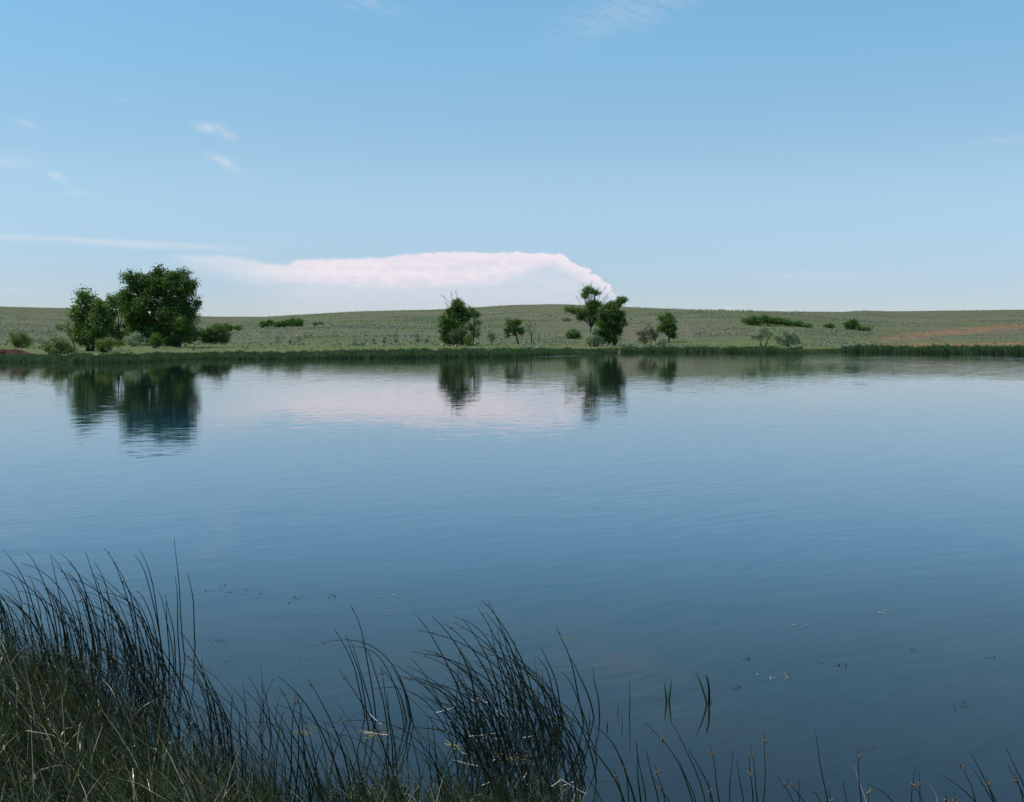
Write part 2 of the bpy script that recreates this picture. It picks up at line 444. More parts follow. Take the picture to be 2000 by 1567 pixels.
# ---- water
def water_mat():
    m, t, o = mat('lake_water')
    ge = t.new('ShaderNodeNewGeometry')
    P = ge.outputs['Position']
    x, y, z = t.sep(P)
    th = R(26)
    v = t.m('ADD', t.m('MULTIPLY', x, -math.sin(th)), t.m('MULTIPLY', y, math.cos(th)))
    u = t.m('ADD', t.m('MULTIPLY', x, math.cos(th)), t.m('MULTIPLY', y, math.sin(th)))
    warp = t.noise(P, 0.12, 2).outputs['Fac']
    v = t.m('ADD', v, t.m('MULTIPLY', warp, 3.0))
    patch = t.ss(t.noise(t.xyz(t.m('MULTIPLY', x, 0.03), t.m('MULTIPLY', y, 0.012), 0.0), 1.0, 3, 0.6).outputs['Fac'], 0.36, 0.66, 0.55, 1.25)
    far_r = t.m('MULTIPLY', t.ss(x, 10.0, 95.0), t.ss(y, 60.0, 200.0))
    lee = t.m('MULTIPLY', t.ss(x, -18.0, -40.0), t.ss(y, 95.0, 150.0))       # sheltered water in front of the big trees
    amp = t.m('MULTIPLY', patch, t.m('MULTIPLY_ADD', far_r, 1.8, 1.0))
    amp = t.m('MULTIPLY', amp, t.m('MULTIPLY_ADD', lee, -0.45, 1.0))
    amp = t.m('MULTIPLY', amp, t.ss(y, 110.0, 16.0, 1.0, 1.5))
    ang = t.m('DIVIDE', x, t.m('MAXIMUM', y, 5.0))
    shy = t.m('MULTIPLY', t.curve(t.m('MULTIPLY_ADD', ang, 1.0, 0.5, clamp=True), [(i / 20, shoreY(1000 + F * (i / 20 - 0.5)) / 400.0) for i in range(21)]), 400.0)
    off = t.m('SUBTRACT', shy, y)
    rp = t.noise(t.xyz(t.m('MULTIPLY', x, 0.028), t.m('MULTIPLY', y, 0.05), 2.0), 1.0, 3, 0.6).outputs['Fac']
    ruf = t.m('MULTIPLY', t.m('MULTIPLY', t.ss(off, 34.0, 18.0), t.ss(off, 1.0, 7.0)), t.ss(rp, 0.42, 0.62))
    amp = t.m('ADD', amp, t.m('MULTIPLY', ruf, t.m('MULTIPLY_ADD', lee, -4.0, 5.0)))
    sv = None; su = None
    for (ku, kv, a, seed) in [(1.6, 9.5, 0.015, 1.0), (0.40, 3.6, 0.014, 5.0), (0.12, 0.95, 0.004, 9.0)]:
        nd = t.noise(t.xyz(t.m('MULTIPLY', u, ku), t.m('MULTIPLY', v, kv), seed), 1.0, 1.5, 0.5)
        r_, g_, b_ = (lambda s: (s[0], s[1], s[2]))(t.sep(nd.outputs['Color']))
        q = t.m('MULTIPLY', t.m('SUBTRACT', r_, 0.5), a * 2)
        w = t.m('MULTIPLY', t.m('SUBTRACT', g_, 0.5), a * 0.8)
        sv = q if sv is None else t.m('ADD', sv, q)
        su = w if su is None else t.m('ADD', su, w)
    sv = t.m('MULTIPLY', sv, amp); su = t.m('MULTIPLY', su, amp)
    nx = t.m('ADD', t.m('MULTIPLY', sv, -math.sin(th)), t.m('MULTIPLY', su, math.cos(th)))
    ny = t.m('ADD', t.m('MULTIPLY', sv, math.cos(th)), t.m('MULTIPLY', su, math.sin(th)))
    nn = t.new('ShaderNodeVectorMath', operation='NORMALIZE')
    t.put(nn.inputs[0], t.xyz(nx, ny, 1.0))
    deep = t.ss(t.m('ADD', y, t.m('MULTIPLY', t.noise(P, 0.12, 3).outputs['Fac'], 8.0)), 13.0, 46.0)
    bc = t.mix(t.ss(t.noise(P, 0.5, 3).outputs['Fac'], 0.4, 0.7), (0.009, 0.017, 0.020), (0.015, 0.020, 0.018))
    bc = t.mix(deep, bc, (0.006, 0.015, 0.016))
    bc = t.mix(t.m('MULTIPLY', t.ss(y, 13.0, 23.0), t.ss(y, 72.0, 30.0)), bc, (0.004, 0.066, 0.125))  # blue band painted in for the bluer sky reflection of the middle water
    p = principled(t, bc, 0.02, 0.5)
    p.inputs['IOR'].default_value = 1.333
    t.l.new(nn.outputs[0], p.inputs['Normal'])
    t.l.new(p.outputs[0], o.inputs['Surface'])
    return m
w = MB()
w.add([(-120, -20, 0), (120, -20, 0), (330, 410, 0), (-330, 410, 0)], [(0, 1, 2, 3)])
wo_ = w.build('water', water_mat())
tag(wo_, 'calm blue lake surface with fine ripples', 'lake', kind='structure')

# ------------------------------------------------------------------ foliage
rng = np.random.default_rng(11)
random.seed(5)
def leaf_faces(mb, centers, size, out_dir, flat=0.5):
    """one small diamond per centre, turned partly outward"""
    k = len(centers)
    nrm = rng.normal(size=(k, 3)) + out_dir * flat * 2
    nrm /= np.linalg.norm(nrm, axis=1, keepdims=True) + 1e-9
    a = np.cross(nrm, rng.normal(size=(k, 3))); a /= np.linalg.norm(a, axis=1, keepdims=True) + 1e-9
    b = np.cross(nrm, a)
    s = size * rng.uniform(0.55, 1.25, (k, 1))
    c = centers
    vs = np.stack([c - a * s * 0.62, c - b * s * 0.36 + a * s * 0.05, c + a * s * 0.62, c + b * s * 0.36 + a * s * 0.05], 1)
    mb.add(vs.reshape(-1, 3), np.arange(k * 4).reshape(k, 4))
def lumps(d, seed):
    return np.array([mnoise.noise(Vector((float(q[0]) * 1.9 + seed, float(q[1]) * 1.9, float(q[2]) * 1.9))) + 0.5 * mnoise.noise(Vector((float(q[0]) * 4.5, float(q[1]) * 4.5 + seed, float(q[2]) * 4.5))) for q in d])
def lobe_clusters(c, r, ncl, shell=0.45):
    d = rng.normal(size=(ncl, 3)); d /= np.linalg.norm(d, axis=1, keepdims=True)
    rad = shell + (1 - shell) * rng.random(ncl) ** 0.7
    rad *= 1 + 0.48 * lumps(d, float(c[0]) * 0.37 + float(c[2]))
    return c + d * rad[:, None] * r, d
def crown(mb, lobes, leaf=0.30, per=26, spread=0.42, dens=1.0):
    cl = []
    for c, r in lobes:
        c = np.array(c); r = np.array(r)
        area = (r[0] * r[1] + r[0] * r[2] + r[1] * r[2]) / 3 * 12.57
        k = max(6, int(area * 1.55 * dens))
        if r.min() > 0.9:
            m_ = int(rng.integers(15, 20))
            sc, sd = lobe_clusters(c, r * 0.84, m_, 0.35)
            parts = []; dirs = []
            for q in range(m_):
                rr = r * rng.uniform(0.28, 0.48)
                a_, b_ = lobe_clusters(sc[q], rr, max(3, int(k * 1.15 / m_)), 0.4)
                parts.append(a_); dirs.append(b_ * 0.7 + sd[q] * 0.3)
            cc = np.concatenate(parts); d = np.concatenate(dirs); k = len(cc)
        else:
            cc, d = lobe_clusters(c, r, k)
        cl.append(cc)
        n_ = per
        off = rng.normal(size=(k, n_, 3)) * np.array([1, 1, 0.75]) * spread * rng.uniform(0.6, 1.35, (k, 1, 1))
        pts = (cc[:, None, :] + off).reshape(-1, 3)
        od = np.repeat(d, n_, 0)
        leaf_faces(mb, pts, leaf, od, 0.5)
    return cl
def limb(mb, a, b, r0, r1, wob=0.06, seg=7, sides=6, sag=0.0):
    a = Vector(a); b = Vector(b); L = (b - a).length
    pts = []
    ph = random.random() * 9
    for i in range(seg + 1):
        t_ = i / seg
        p = a.lerp(b, t_)
        e = math.sin(math.pi * t_)
        p += Vector((math.sin(ph + t_ * 5), math.cos(ph * 1.3 + t_ * 4), 0)) * wob * L * e
        p.z += sag * L * e
        pts.append(p)
    mb.tube(pts, [r0 + (r1 - r0) * (i / seg) for i in range(seg + 1)], sides)
    return pts
def twig_fan(mb, base, tip, r0, depth=2, spread=0.5):
    """bare branching twig"""
    pts = limb(mb, base, tip, r0, r0 * 0.25, 0.08, 6, 4)
    if depth > 0:
        L = (Vector(tip) - Vector(base)).length
        for k in range(3):
            i = random.choice([2, 3, 4, 5])
            dr = (Vector(tip) - Vector(base)).normalized()
            dr += Vector((random.uniform(-1, 1), random.uniform(-1, 1) * 0.6, random.uniform(-0.2, 0.7))) * spread
            twig_fan(mb, pts[i], pts[i] + dr.normalized() * L * random.uniform(0.3, 0.5), r0 * 0.5, depth - 1, spread)

def make_tree(name, label, cat, base, lobes, m='leaf_dark', trunk_r=0.3, leaf=0.33, dens=1.0, spread=0.42, per=26, stems=None, dead=(), group=None, depth=0.9, fork=0.25, leafname='crown', barkm='bark'):
    px, py = base
    Y = find_Y(px, py)
    s = Y / F
    o0 = at(px, py, Y)
    o0.z = ground_z(o0.x, Y) - 0.05
    root = empty(name, o0)
    tag(root, label, cat, group)
    L = []
    for i, lb in enumerate(lobes):
        cx, cy, rx, ry = lb[:4]
        dyo = lb[4] if len(lb) > 4 else random.uniform(-0.25, 0.25)
        c = at(cx, cy, Y)
        rw = rx * s; rh = ry * s
        L.append(((c.x, Y + dyo * rw * 1.2, c.z), (rw, (rw + rh) / 2 * depth, rh)))
    fb = MB()
    cls = crown(fb, L, leaf, per, spread, dens)
    fb.build(leafname, M[m], root, o0)
    tb = MB()
    starts = stems or [(px, py)]
    for sx, sy in starts:
        b = at(sx, sy, Y); b.z = ground_z(b.x, Y) - 0.1
        mine = [(i, l) for i, l in enumerate(L) if len(starts) == 1 or min(starts, key=lambda q: abs(at(q[0], q[1], Y).x - l[0][0]))[0] == sx]
        if not mine: mine = [(0, L[0])]
        topz = max(l[0][2] for _, l in mine)
        mx = sum(l[0][0] for _, l in mine) / len(mine)
        fk = Vector((b.x + (mx - b.x) * fork, Y, b.z + (topz - b.z) * fork))
        limb(tb, b, fk, trunk_r * 1.25, trunk_r * 0.85, 0.04, 5, 8)
        for i, l in mine:
            tr = trunk_r * (0.62 if len(mine) > 1 else 0.8)
            limb(tb, fk, l[0], tr, tr * 0.35, 0.07, 8, 6, 0.03)
            cc = cls[i]
            for q in cc[rng.choice(len(cc), min(len(cc), 11), replace=False)]:
                st = Vector(l[0]).lerp(fk, random.uniform(0, 0.45))
                limb(tb, st, Vector(q), tr * 0.3, 0.02, 0.08, 5, 4)
    tb.build('trunk', M[barkm], root, o0)
    for (ax, ay, bx, by) in dead:
        db = MB()
        twig_fan(db, at(ax, ay, Y), at(bx, by, Y), 0.07, 2, 0.45)
        db.build('dead_branch', M['deadwood'], root, o0)
    return root

def make_shrub(name, label, cat, base, lobes, m='leaf_mid', leaf=0.18, dens=1.6, spread=0.25, per=22, group=None, stem=True, depth=0.9, Y=None):
    px, py = base
    Y = Y or find_Y(px, py)
    s = Y / F
    o0 = at(px, py, Y); o0.z = ground_z(o0.x, Y) - 0.03
    L = []
    for lb in lobes:
        cx, cy, rx, ry = lb[:4]
        c = at(cx, cy, Y)
        L.append(((c.x, Y + random.uniform(-.2, .2) * rx * s, c.z), (rx * s, (rx + ry) / 2 * s * depth, ry * s)))
    fb = MB()
    cls = crown(fb, L, leaf, per, spread, dens)
    if not stem:
        o = fb.build(name, M[m], None, o0); o.location = o0
        return tag(o, label, cat, group)
    root = empty(name, o0); tag(root, label, cat, group)
    fb.build('foliage', M[m], root, o0)
    tb = MB()
    for (c, r), cc in zip(L, cls):
        for q in cc[rng.choice(len(cc), min(len(cc), 8), replace=False)]:
            b = Vector((c[0] * 0.5 + o0.x * 0.5 + random.uniform(-.3, .3), Y + random.uniform(-.3, .3), 0)); b.z = ground_z(b.x, b.y) - 0.05
            limb(tb, b, Vector(q), 0.05, 0.015, 0.08, 5, 4)
    tb.build('stem', M['bark'], root, o0)
    return root

GT = 'trees along the far shore'
# --- left group
make_tree('cottonwood_tree', 'tallest and widest dark green cottonwood, right end of the left grove', 'tree', (325, 677),
          [(262, 553, 27, 26), (300, 540, 30, 22), (345, 556, 36, 30), (362, 594, 26, 34), (300, 580, 40, 34), (330, 618, 44, 34), (268, 606, 26, 26), (345, 655, 30, 22, .2), (290, 646, 28, 28, .2), (358, 636, 24, 24, -.3), (318, 662, 34, 14, .1), (276, 630, 22, 22, .2), (368, 562, 17, 18), (248, 584, 18, 20), (262, 640, 20, 22, .3)],
          trunk_r=0.55, stems=[(305, 677), (330, 677), (348, 676)], group=GT, fork=0.3, dens=1.15)
make_tree('cottonwood_tree', 'rounded green cottonwood with two dark trunks at the water, left end of the left grove', 'tree', (176, 686),
          [(172, 586, 26, 20), (152, 608, 20, 18), (190, 606, 22, 22), (160, 634, 24, 20), (192, 640, 22, 22), (176, 655, 24, 18), (160, 660, 16, 14), (196, 664, 14, 12), (206, 628, 14, 16)],
          m='leaf_mid', trunk_r=0.32, stems=[(172, 686), (180, 685)], group=GT, fork=0.2)
make_tree('cottonwood_tree', 'green tree with visible forked limbs, between the two biggest cottonwoods of the left grove', 'tree', (242, 673),
          [(222, 588, 17, 17), (240, 600, 16, 20), (214, 616, 14, 16), (250, 632, 18, 22, .5), (216, 646, 13, 12), (252, 600, 15, 18), (232, 655, 14, 12), (208, 602, 14, 16), (212, 630, 14, 16), (258, 650, 14, 14)],
          m='leaf_mid', trunk_r=0.28, stems=[(238, 673), (246, 673)], group=GT, dens=0.9, fork=0.35)
make_tree('leaning_tree', 'small leaning tree with pale yellow green leaves, left of the left grove', 'tree', (148, 684),
          [(120, 640, 11, 9), (133, 634, 9, 7), (138, 650, 8, 7)], m='leaf_yellow', trunk_r=0.13, dens=0.9, leaf=0.2, spread=0.3, group=GT, fork=0.5)
GS = 'shrubs around the left grove'
make_shrub('shrub', 'bright green leafy shrub alone on the grass, farthest left', 'shrub', (38, 680), [(26, 661, 13, 13), (42, 657, 13, 12), (55, 668, 12, 11), (40, 671, 18, 9)], 'leaf_yellow', group=GS)
make_shrub('shrub', 'wide low yellow green shrub at the shore below the leaning tree', 'shrub', (108, 692), [(90, 678, 15, 13), (108, 671, 15, 14), (126, 672, 13, 14), (140, 682, 11, 9), (112, 684, 30, 9)], 'leaf_yellow', group=GS)
make_shrub('shrub', 'round green shrub just right of the two dark trunks at the water', 'shrub', (204, 689), [(198, 674, 13, 12), (210, 671, 13, 11), (204, 680, 19, 9)], 'leaf_yellow', group=GS)
make_shrub('silver_shrub', 'silvery grey shrub under the biggest cottonwood', 'shrub', (262, 677), [(256, 664, 11, 11), (268, 658, 11, 10), (262, 669, 17, 8)], 'leaf_silver', group=GS)
make_shrub('shrub', 'small dark teal sapling in front of the biggest cottonwood trunk', 'shrub', (304, 681), [(304, 660, 11, 10), (298, 668, 9, 7), (312, 668, 8, 7)], 'leaf_mid', group=GS)
make_shrub('shrub', 'low green brush between the silver shrub and the round shrub', 'shrub', (228, 677), [(222, 668, 12, 7), (236, 671, 10, 6)], 'leaf_mid', group=GS)
make_shrub('shrub', 'tall dark shrub touching the right side of the left grove', 'shrub', (378, 672), [(372, 645, 13, 15), (384, 652, 15, 16), (374, 664, 16, 9)], 'leaf_dark', dens=2.4, group=GS)
make_shrub('shrub', 'wide dense dark green thicket right of the left grove', 'shrub', (420, 672), [(400, 654, 16, 14), (420, 648, 19, 14), (438, 655, 16, 13), (416, 664, 32, 9)], 'leaf_dark', dens=2.6, group=GS)
make_shrub('shrub', 'bright green bush behind the wide dark thicket, nearer the hill', 'shrub', (445, 650), [(425, 638, 13, 7), (445, 640, 14, 7), (464, 641, 9, 5)], 'leaf_mid', leaf=0.3, spread=.35, group=GS, stem=False)
make_shrub('silver_shrub', 'tiny pale shrub on the grass below the wide dark thicket', 'shrub', (379, 684), [(379, 676, 5, 7)], 'leaf_silver', group=GS)
# --- shrubs on the hill
GH = 'green bushes on the left hillside'
for i, (bx, by, lob, lab) in enumerate([
    (521, 640, [(514, 634, 8, 6), (526, 631, 10, 7)], 'left clump of the row of bushes on the left hillside'),
    (550, 640, [(543, 634, 11, 5), (556, 632, 9, 6)], 'middle low clump of the row of bushes on the left hillside'),
    (577, 638, [(570, 629, 9, 6), (584, 629, 10, 7), (577, 633, 15, 5)], 'right and tallest clump of the row of bushes on the left hillside'),
    (622, 636, [(618, 633, 6, 2.4), (627, 632, 4, 2.4)], 'tiny bush right of the row of bushes on the left hillside')]):
    make_shrub('bush', lab, 'bush', (bx, by), lob, 'leaf_bush', leaf=0.5, spread=0.5, per=20, dens=0.9, group=GH, stem=False)
GR = 'green bushes on the right hillside'
for bx, by, lob, lab in [
    (1475, 636, [(1458, 627, 10, 4), (1475, 624, 13, 7), (1492, 623, 13, 8), (1480, 630, 20, 5)], 'tall dark left end of the long thicket on the right hillside'),
    (1522, 637, [(1508, 627, 14, 7), (1526, 629, 14, 6), (1541, 632, 10, 4)], 'middle of the long thicket on the right hillside'),
    (1565, 639, [(1556, 633, 12, 5), (1574, 636, 12, 4)], 'low tapering right end of the long thicket on the right hillside'),
    (1620, 641, [(1614, 638, 5, 4), (1623, 637, 6, 4.5)], 'small bush between the long thicket and the round tree on the right hillside'),
    (1690, 647, [(1682, 642, 8, 5), (1694, 643, 8, 4)], 'low bush touching the round tree on the right hillside'),
    (1119, 662, [(1112, 655, 7, 6), (1122, 653, 10, 7), (1128, 657, 6, 4)], 'dark rounded bush on the slope left of the silver shrub at the leaning cottonwood'),
    (1106, 628, [(1106, 626, 7, 2)], 'tiny far bush under the left limb of the leaning cottonwood')]:
    make_shrub('bush', lab, 'bush', (bx, by), lob, 'leaf_bush', leaf=0.45, spread=0.45, per=20, dens=0.9, group=GR, stem=False)
make_tree('round_tree', 'small round grey green tree standing alone on the right hillside', 'tree', (1664, 645), [(1657, 634, 8, 8), (1668, 632, 9, 7), (1672, 638, 7, 5)], m='leaf_bush', trunk_r=.3, leaf=.5, spread=.5, dens=.7, group='trees on the right hillside')
# --- centre group
make_tree('cottonwood_tree', 'dense conical cottonwood with bare twigs on top, left of centre on the far shore', 'tree', (890, 675),
          [(896, 596, 15, 16), (885, 612, 17, 16), (905, 616, 15, 18), (872, 632, 18, 18), (898, 644, 20, 20), (870, 654, 14, 14), (880, 664, 18, 9), (905, 660, 12, 12)],
          trunk_r=0.36, stems=[(888, 676)], group=GT, dead=[(884, 597, 866, 578), (893, 585, 890, 567), (884, 605, 868, 590), (882, 600, 881, 573)], dens=1.1)
make_tree('slender_tree', 'slender dark tree with tiered limbs touching the right side of the conical cottonwood', 'tree', (925, 673),
          [(921, 608, 9, 11), (930, 616, 9, 8), (932, 631, 9, 6), (928, 654, 11, 9), (919, 640, 7, 10), (934, 645, 6, 5)], trunk_r=0.16, leaf=0.2, spread=.3, dens=1.0, group=GT, fork=0.6)
make_tree('grey_sapling', 'grey thin leaved sapling in front of the conical cottonwood', 'tree', (892, 679), [(886, 655, 13, 12), (898, 650, 10, 10), (892, 664, 13, 8)], m='leaf_olive', trunk_r=0.09, leaf=0.16, spread=.3, dens=.55, group=GT, fork=.4)
make_shrub('shrub', 'light green rounded shrub at the foot of the slender dark tree', 'shrub', (914, 676), [(912, 663, 9, 10), (918, 668, 8, 7)], 'leaf_yellow', group='shrubs at the centre of the far shore')
make_tree('small_tree', 'smallest round tree on a thin trunk, between the conical cottonwood and the umbrella shaped tree', 'tree', (961, 674), [(957, 655, 7, 7), (965, 656, 6, 6), (961, 663, 7, 4)], trunk_r=0.08, leaf=.2, spread=.28, group=GT, m='leaf_mid')
make_tree('umbrella_tree', 'umbrella shaped dark green tree with a short stout trunk beside the bare tree', 'tree', (1013, 673),
          [(997, 630, 12, 8), (1010, 629, 11, 8), (990, 644, 9, 9), (1004, 643, 14, 10), (1018, 646, 7, 12), (990, 655, 6, 5)], trunk_r=0.22, leaf=.22, spread=.32, dens=1.0, group=GT, fork=0.4)
def bare_tree(name, label, base, tips, r, cat='tree', group=None):
    px, py = base; Y = find_Y(px, py)
    o0 = at(px, py, Y); o0.z = ground_z(o0.x, Y) - 0.05
    root = empty(name, o0); tag(root, label, cat, group)
    tb = MB()
    fk = at(px, py - (py - min(t[1] for t in tips)) * 0.38, Y)
    limb(tb, o0, fk, r, r * .7, 0.03, 5, 7)
    tb.build('trunk', M['bark'], root, o0)
    for (tx, ty) in tips:
        b = MB()
        twig_fan(b, fk, at(tx, ty, Y) + Vector((0, random.uniform(-1, 1), 0)), r * 0.45, 2, 0.5)
        b.build('branch', M['bark'], root, o0)
bare_tree('bare_tree', 'leafless dead tree with a spread of bare branches right of the umbrella shaped tree', (1038, 672), [(1028, 634), (1034, 631), (1040, 630), (1047, 633), (1026, 645)], 0.17, group=GT)
bare_tree('dead_snag', 'short broken snag right of the leafless dead tree', (1053, 670), [(1051, 655), (1055, 660)], 0.10, 'snag')
# --- leaning pair
make_tree('leaning_cottonwood', 'leaning open cottonwood with bare twigs at the top, highest crown right of centre', 'tree', (1155, 672),
          [(1112, 604, 12, 8), (1128, 606, 14, 9), (1140, 612, 10, 8), (1148, 566, 12, 8), (1162, 571, 10, 6), (1142, 576, 8, 7), (1155, 590, 12, 9), (1160, 606, 11, 9), (1136, 622, 10, 6), (1165, 622, 10, 12), (1172, 606, 12, 11), (1150, 598, 12, 9), (1148, 613, 13, 8), (1166, 596, 11, 9), (1178, 616, 10, 10), (1180, 628, 10, 12)],
          m='leaf_mid', trunk_r=0.30, dead=[(1165, 590, 1182, 563), (1168, 596, 1190, 574), (1160, 575, 1172, 558), (1135, 595, 1125, 577), (1152, 565, 1155, 548), (1146, 568, 1139, 554), (1170, 600, 1188, 582)],
          dens=0.85, group=GT, fork=0.32, leaf=.25)
make_tree('cottonwood_tree', 'dense dark cottonwood with a crown sweeping up to the right, right of the leaning one', 'tree', (1187, 676),
          [(1214, 586, 9, 7), (1203, 594, 12, 10), (1190, 598, 12, 11), (1210, 618, 13, 12), (1185, 625, 19, 18), (1205, 645, 13, 14), (1180, 650, 16, 16), (1198, 662, 14, 10), (1176, 664, 10, 8), (1172, 640, 12, 14), (1212, 632, 11, 12), (1176, 612, 9, 10), (1192, 610, 12, 10), (1166, 655, 9, 10)],
          trunk_r=0.34, stems=[(1180, 676), (1190, 676), (1198, 675)], group=GT, dens=1.1, fork=.3)
make_shrub('silver_shrub', 'largest silvery shrub, in front of the leaning cottonwood trunk', 'shrub', (1158, 677), [(1162, 644, 8, 9), (1152, 658, 14, 11), (1168, 660, 12, 10), (1150, 667, 12, 7), (1172, 668, 9, 7)], 'leaf_silver', dens=1.0, group='silver shrubs on the far shore')
make_tree('brown_tree', 'small olive brown bushy tree left of the round bright green tree', 'tree', (1262, 676), [(1255, 652, 13, 13), (1268, 648, 11, 14), (1280, 655, 10, 12), (1256, 665, 14, 8)], m='leaf_olive', trunk_r=.14, leaf=.2, spread=.32, dens=.85, stems=[(1260, 676), (1270, 675)], group=GT)
make_tree('round_green_tree', 'round bright green tree standing right of the small olive brown tree', 'tree', (1307, 669), [(1300, 622, 14, 11), (1306, 630, 16, 13), (1293, 640, 13, 12), (1308, 647, 15, 13), (1314, 656, 10, 6)], m='leaf_mid', trunk_r=.24, group=GT, dens=1.2)
make_shrub('silver_shrub', 'small pale silvery shrub in front of the round bright green tree', 'shrub', (1293, 678), [(1290, 667, 10, 9), (1299, 663, 6, 8), (1284, 670, 7, 6)], 'leaf_silver', group='silver shrubs on the far shore', dens=1.2)
make_tree('silver_tree', 'left of the two pale silvery trees behind the reeds on the right', 'tree', (1492, 677), [(1490, 645, 16, 9), (1474, 654, 13, 8), (1505, 652, 12, 9), (1486, 656, 15, 8)], m='leaf_silver', trunk_r=.16, leaf=.22, spread=.34, dens=1.0, stems=[(1487, 677), (1494, 677)], group='silver trees on the right', fork=.3)
make_tree('silver_tree', 'right, rounder one of the two pale silvery trees behind the reeds on the right', 'tree', (1540, 678), [(1532, 652, 15, 11), (1546, 656, 14, 11), (1555, 665, 10, 9), (1520, 662, 10, 9), (1538, 667, 16, 8)], m='leaf_silver', trunk_r=.15, leaf=.22, spread=.34, dens=1.0, group='silver trees on the right', fork=.3)
# --- little ragged bushes on the terrace
GB = 'ragged little bushes on the grass behind the centre reeds'
for (bx, by, hh, lab) in [(544, 672, 13, 'two pronged dark bush, leftmost of the ragged little bushes'), (567, 673, 7, 'low round bush, second from the left of the ragged little bushes'), (585, 673, 12, 'bush with one tall twig, third from the left of the ragged little bushes'),
      (690, 675, 5, 'tiny bush in the gap in the middle of the ragged little bushes'), (731, 673, 10, 'thin upright bush just right of the gap in the ragged little bushes'), (750, 672, 13, 'wide bush with twiggy top right of the thin upright one'), (773, 670, 16, 'tallest of the ragged little bushes'),
      (817, 669, 15, 'dark bush nearest the conical cottonwood'), (833, 670, 7, 'small pale bush nearest the conical cottonwood'), (1060, 672, 5, 'tiny bush right of the broken snag')]:
    Y = find_Y(bx, by); s = Y / F
    o0 = at(bx, by, Y); o0.z = ground_z(o0.x, Y) - .05
    rt = empty('scrub_bush', o0); tag(rt, lab, 'bush', GB)
    fb = MB(); c0 = at(bx, by - 3.5, Y)
    crown(fb, [((c0.x, Y, c0.z), (5.5 * s, 0.5, 3.5 * s))] + ([((c0.x + random.uniform(-.5, .3), Y, c0.z + hh * 0.55 * s), (3.5 * s, .35, hh * .28 * s))] if hh > 8 else []), 0.16, 16, .15, 2.2)
    fb.build('foliage', M['leaf_olive' if hh < 8 else 'leaf_dark'], rt, o0)
    tb = MB()
    for k in range(4 if hh > 8 else 2):
        twig_fan(tb, o0, o0 + Vector((random.uniform(-.6, .6), 0, hh * s * random.uniform(.7, 1.1))), 0.03, 1, .4)
    tb.build('stem', M['bark'], rt, o0)
for fpx, fw in ((1370, 'left'), (1471, 'right')):
    Yf = 830; fz = ground_z((fpx - 1000) / F * Yf, Yf)
    fp = MB(); fp.tube([(0, 0, -.3), (0, 0, 1.2), (.03, 0, 1.9)], [.10, .09, .08], 6)
    fo = fp.build('fence_post', M['pole']); fo.location = ((fpx - 1000) / F * Yf, Yf, fz)
    tag(fo, '%s one of two short fence posts on the right skyline' % fw, 'fence post', 'fence posts on the skyline')
# pole on the skyline
Yp = 840
pz = ground_z((1305 - 1000) / F * Yp, Yp)
pb = MB(); pb.tube([(0, 0, -0.3), (0, 0, 2.0), (0.02, 0, 4.2)], [.11, .10, .08], 8); pb.tube([(-0.5, 0, 3.8), (0.5, 0, 3.82)], [.05, .05], 6)
po = pb.build('pole', M['pole']); po.location = ((1305 - 1000) / F * Yp, Yp, pz)
tag(po, 'thin wooden pole standing on the skyline above the round bright green tree', 'pole')

# ------------------------------------------------------------------ scattered low growth (uncountable)
def scatter(name, label, cat, m, count, yr, pxr, size, leaf, per, thresh, seed, nsx=0.02, nsy=0.03, hk=0.6):
    mb = MB(); k = 0; tries = 0
    cs = []; ss_ = []
    while k < count and tries < count * 12:
        tries += 1
        q = random.random() ** 0.8
        Y = yr[0] + (yr[1] - yr[0]) * q
        px = random.uniform(*pxr)
        X = (px - 1000) / F * Y
        if Y < shoreY(px) + 12: continue
        if px > 1715 and 312 < Y < 560 and random.random() < .75: continue
        v = mnoise.noise(Vector((X * nsx, Y * nsy, seed))) + 0.4 * mnoise.noise(Vector((X * nsx * 5, Y * nsy * 5, seed)))
        if v < thresh + random.uniform(-.15, .15): continue
        sz = random.uniform(*size)
        cs.append((X, Y, ground_z(X, Y) + sz * hk * 0.5)); ss_.append(sz); k += 1
    cs = np.array(cs); sz = np.array(ss_)
    d = rng.normal(size=(len(cs), per, 3)); d /= np.linalg.norm(d, axis=2, keepdims=True)
    d[..., 2] = np.abs(d[..., 2]) * 0.9 - 0.1
    pts = cs[:, None, :] + d * sz[:, None, None] * np.array([.5, .5, hk]) * rng.uniform(.6, 1, (len(cs), per, 1))
    leaf_faces(mb, pts.reshape(-1, 3), leaf, d.reshape(-1, 3) * np.array([.6, .6, 1]) + np.array([0, 0, 0.8]), 1.0)
    o = mb.build(name, M[m]); tag(o, label, cat, kind='stuff')
scatter('sagebrush', 'grey green sagebrush scattered in drifts over the far hillside', 'sagebrush', 'sage', 5200, (278, 640), (-150, 2150), (.5, 1.4), .42, 13, 0.12, 3.0)
scatter('grass_tufts', 'dark grass tufts and weeds dotted over the prairie', 'grass', 'tuft', 6500, (205, 960), (-150, 2150), (.2, 1.0), .30, 8, -0.05, 11.0)
scatter('low_herbs', 'pale weeds and herbs on the low grass behind the reeds', 'weeds', 'sage', 1600, (205, 355), (-100, 2100), (.25, .7), .16, 16, 0.1, 21.0, .08, .08)

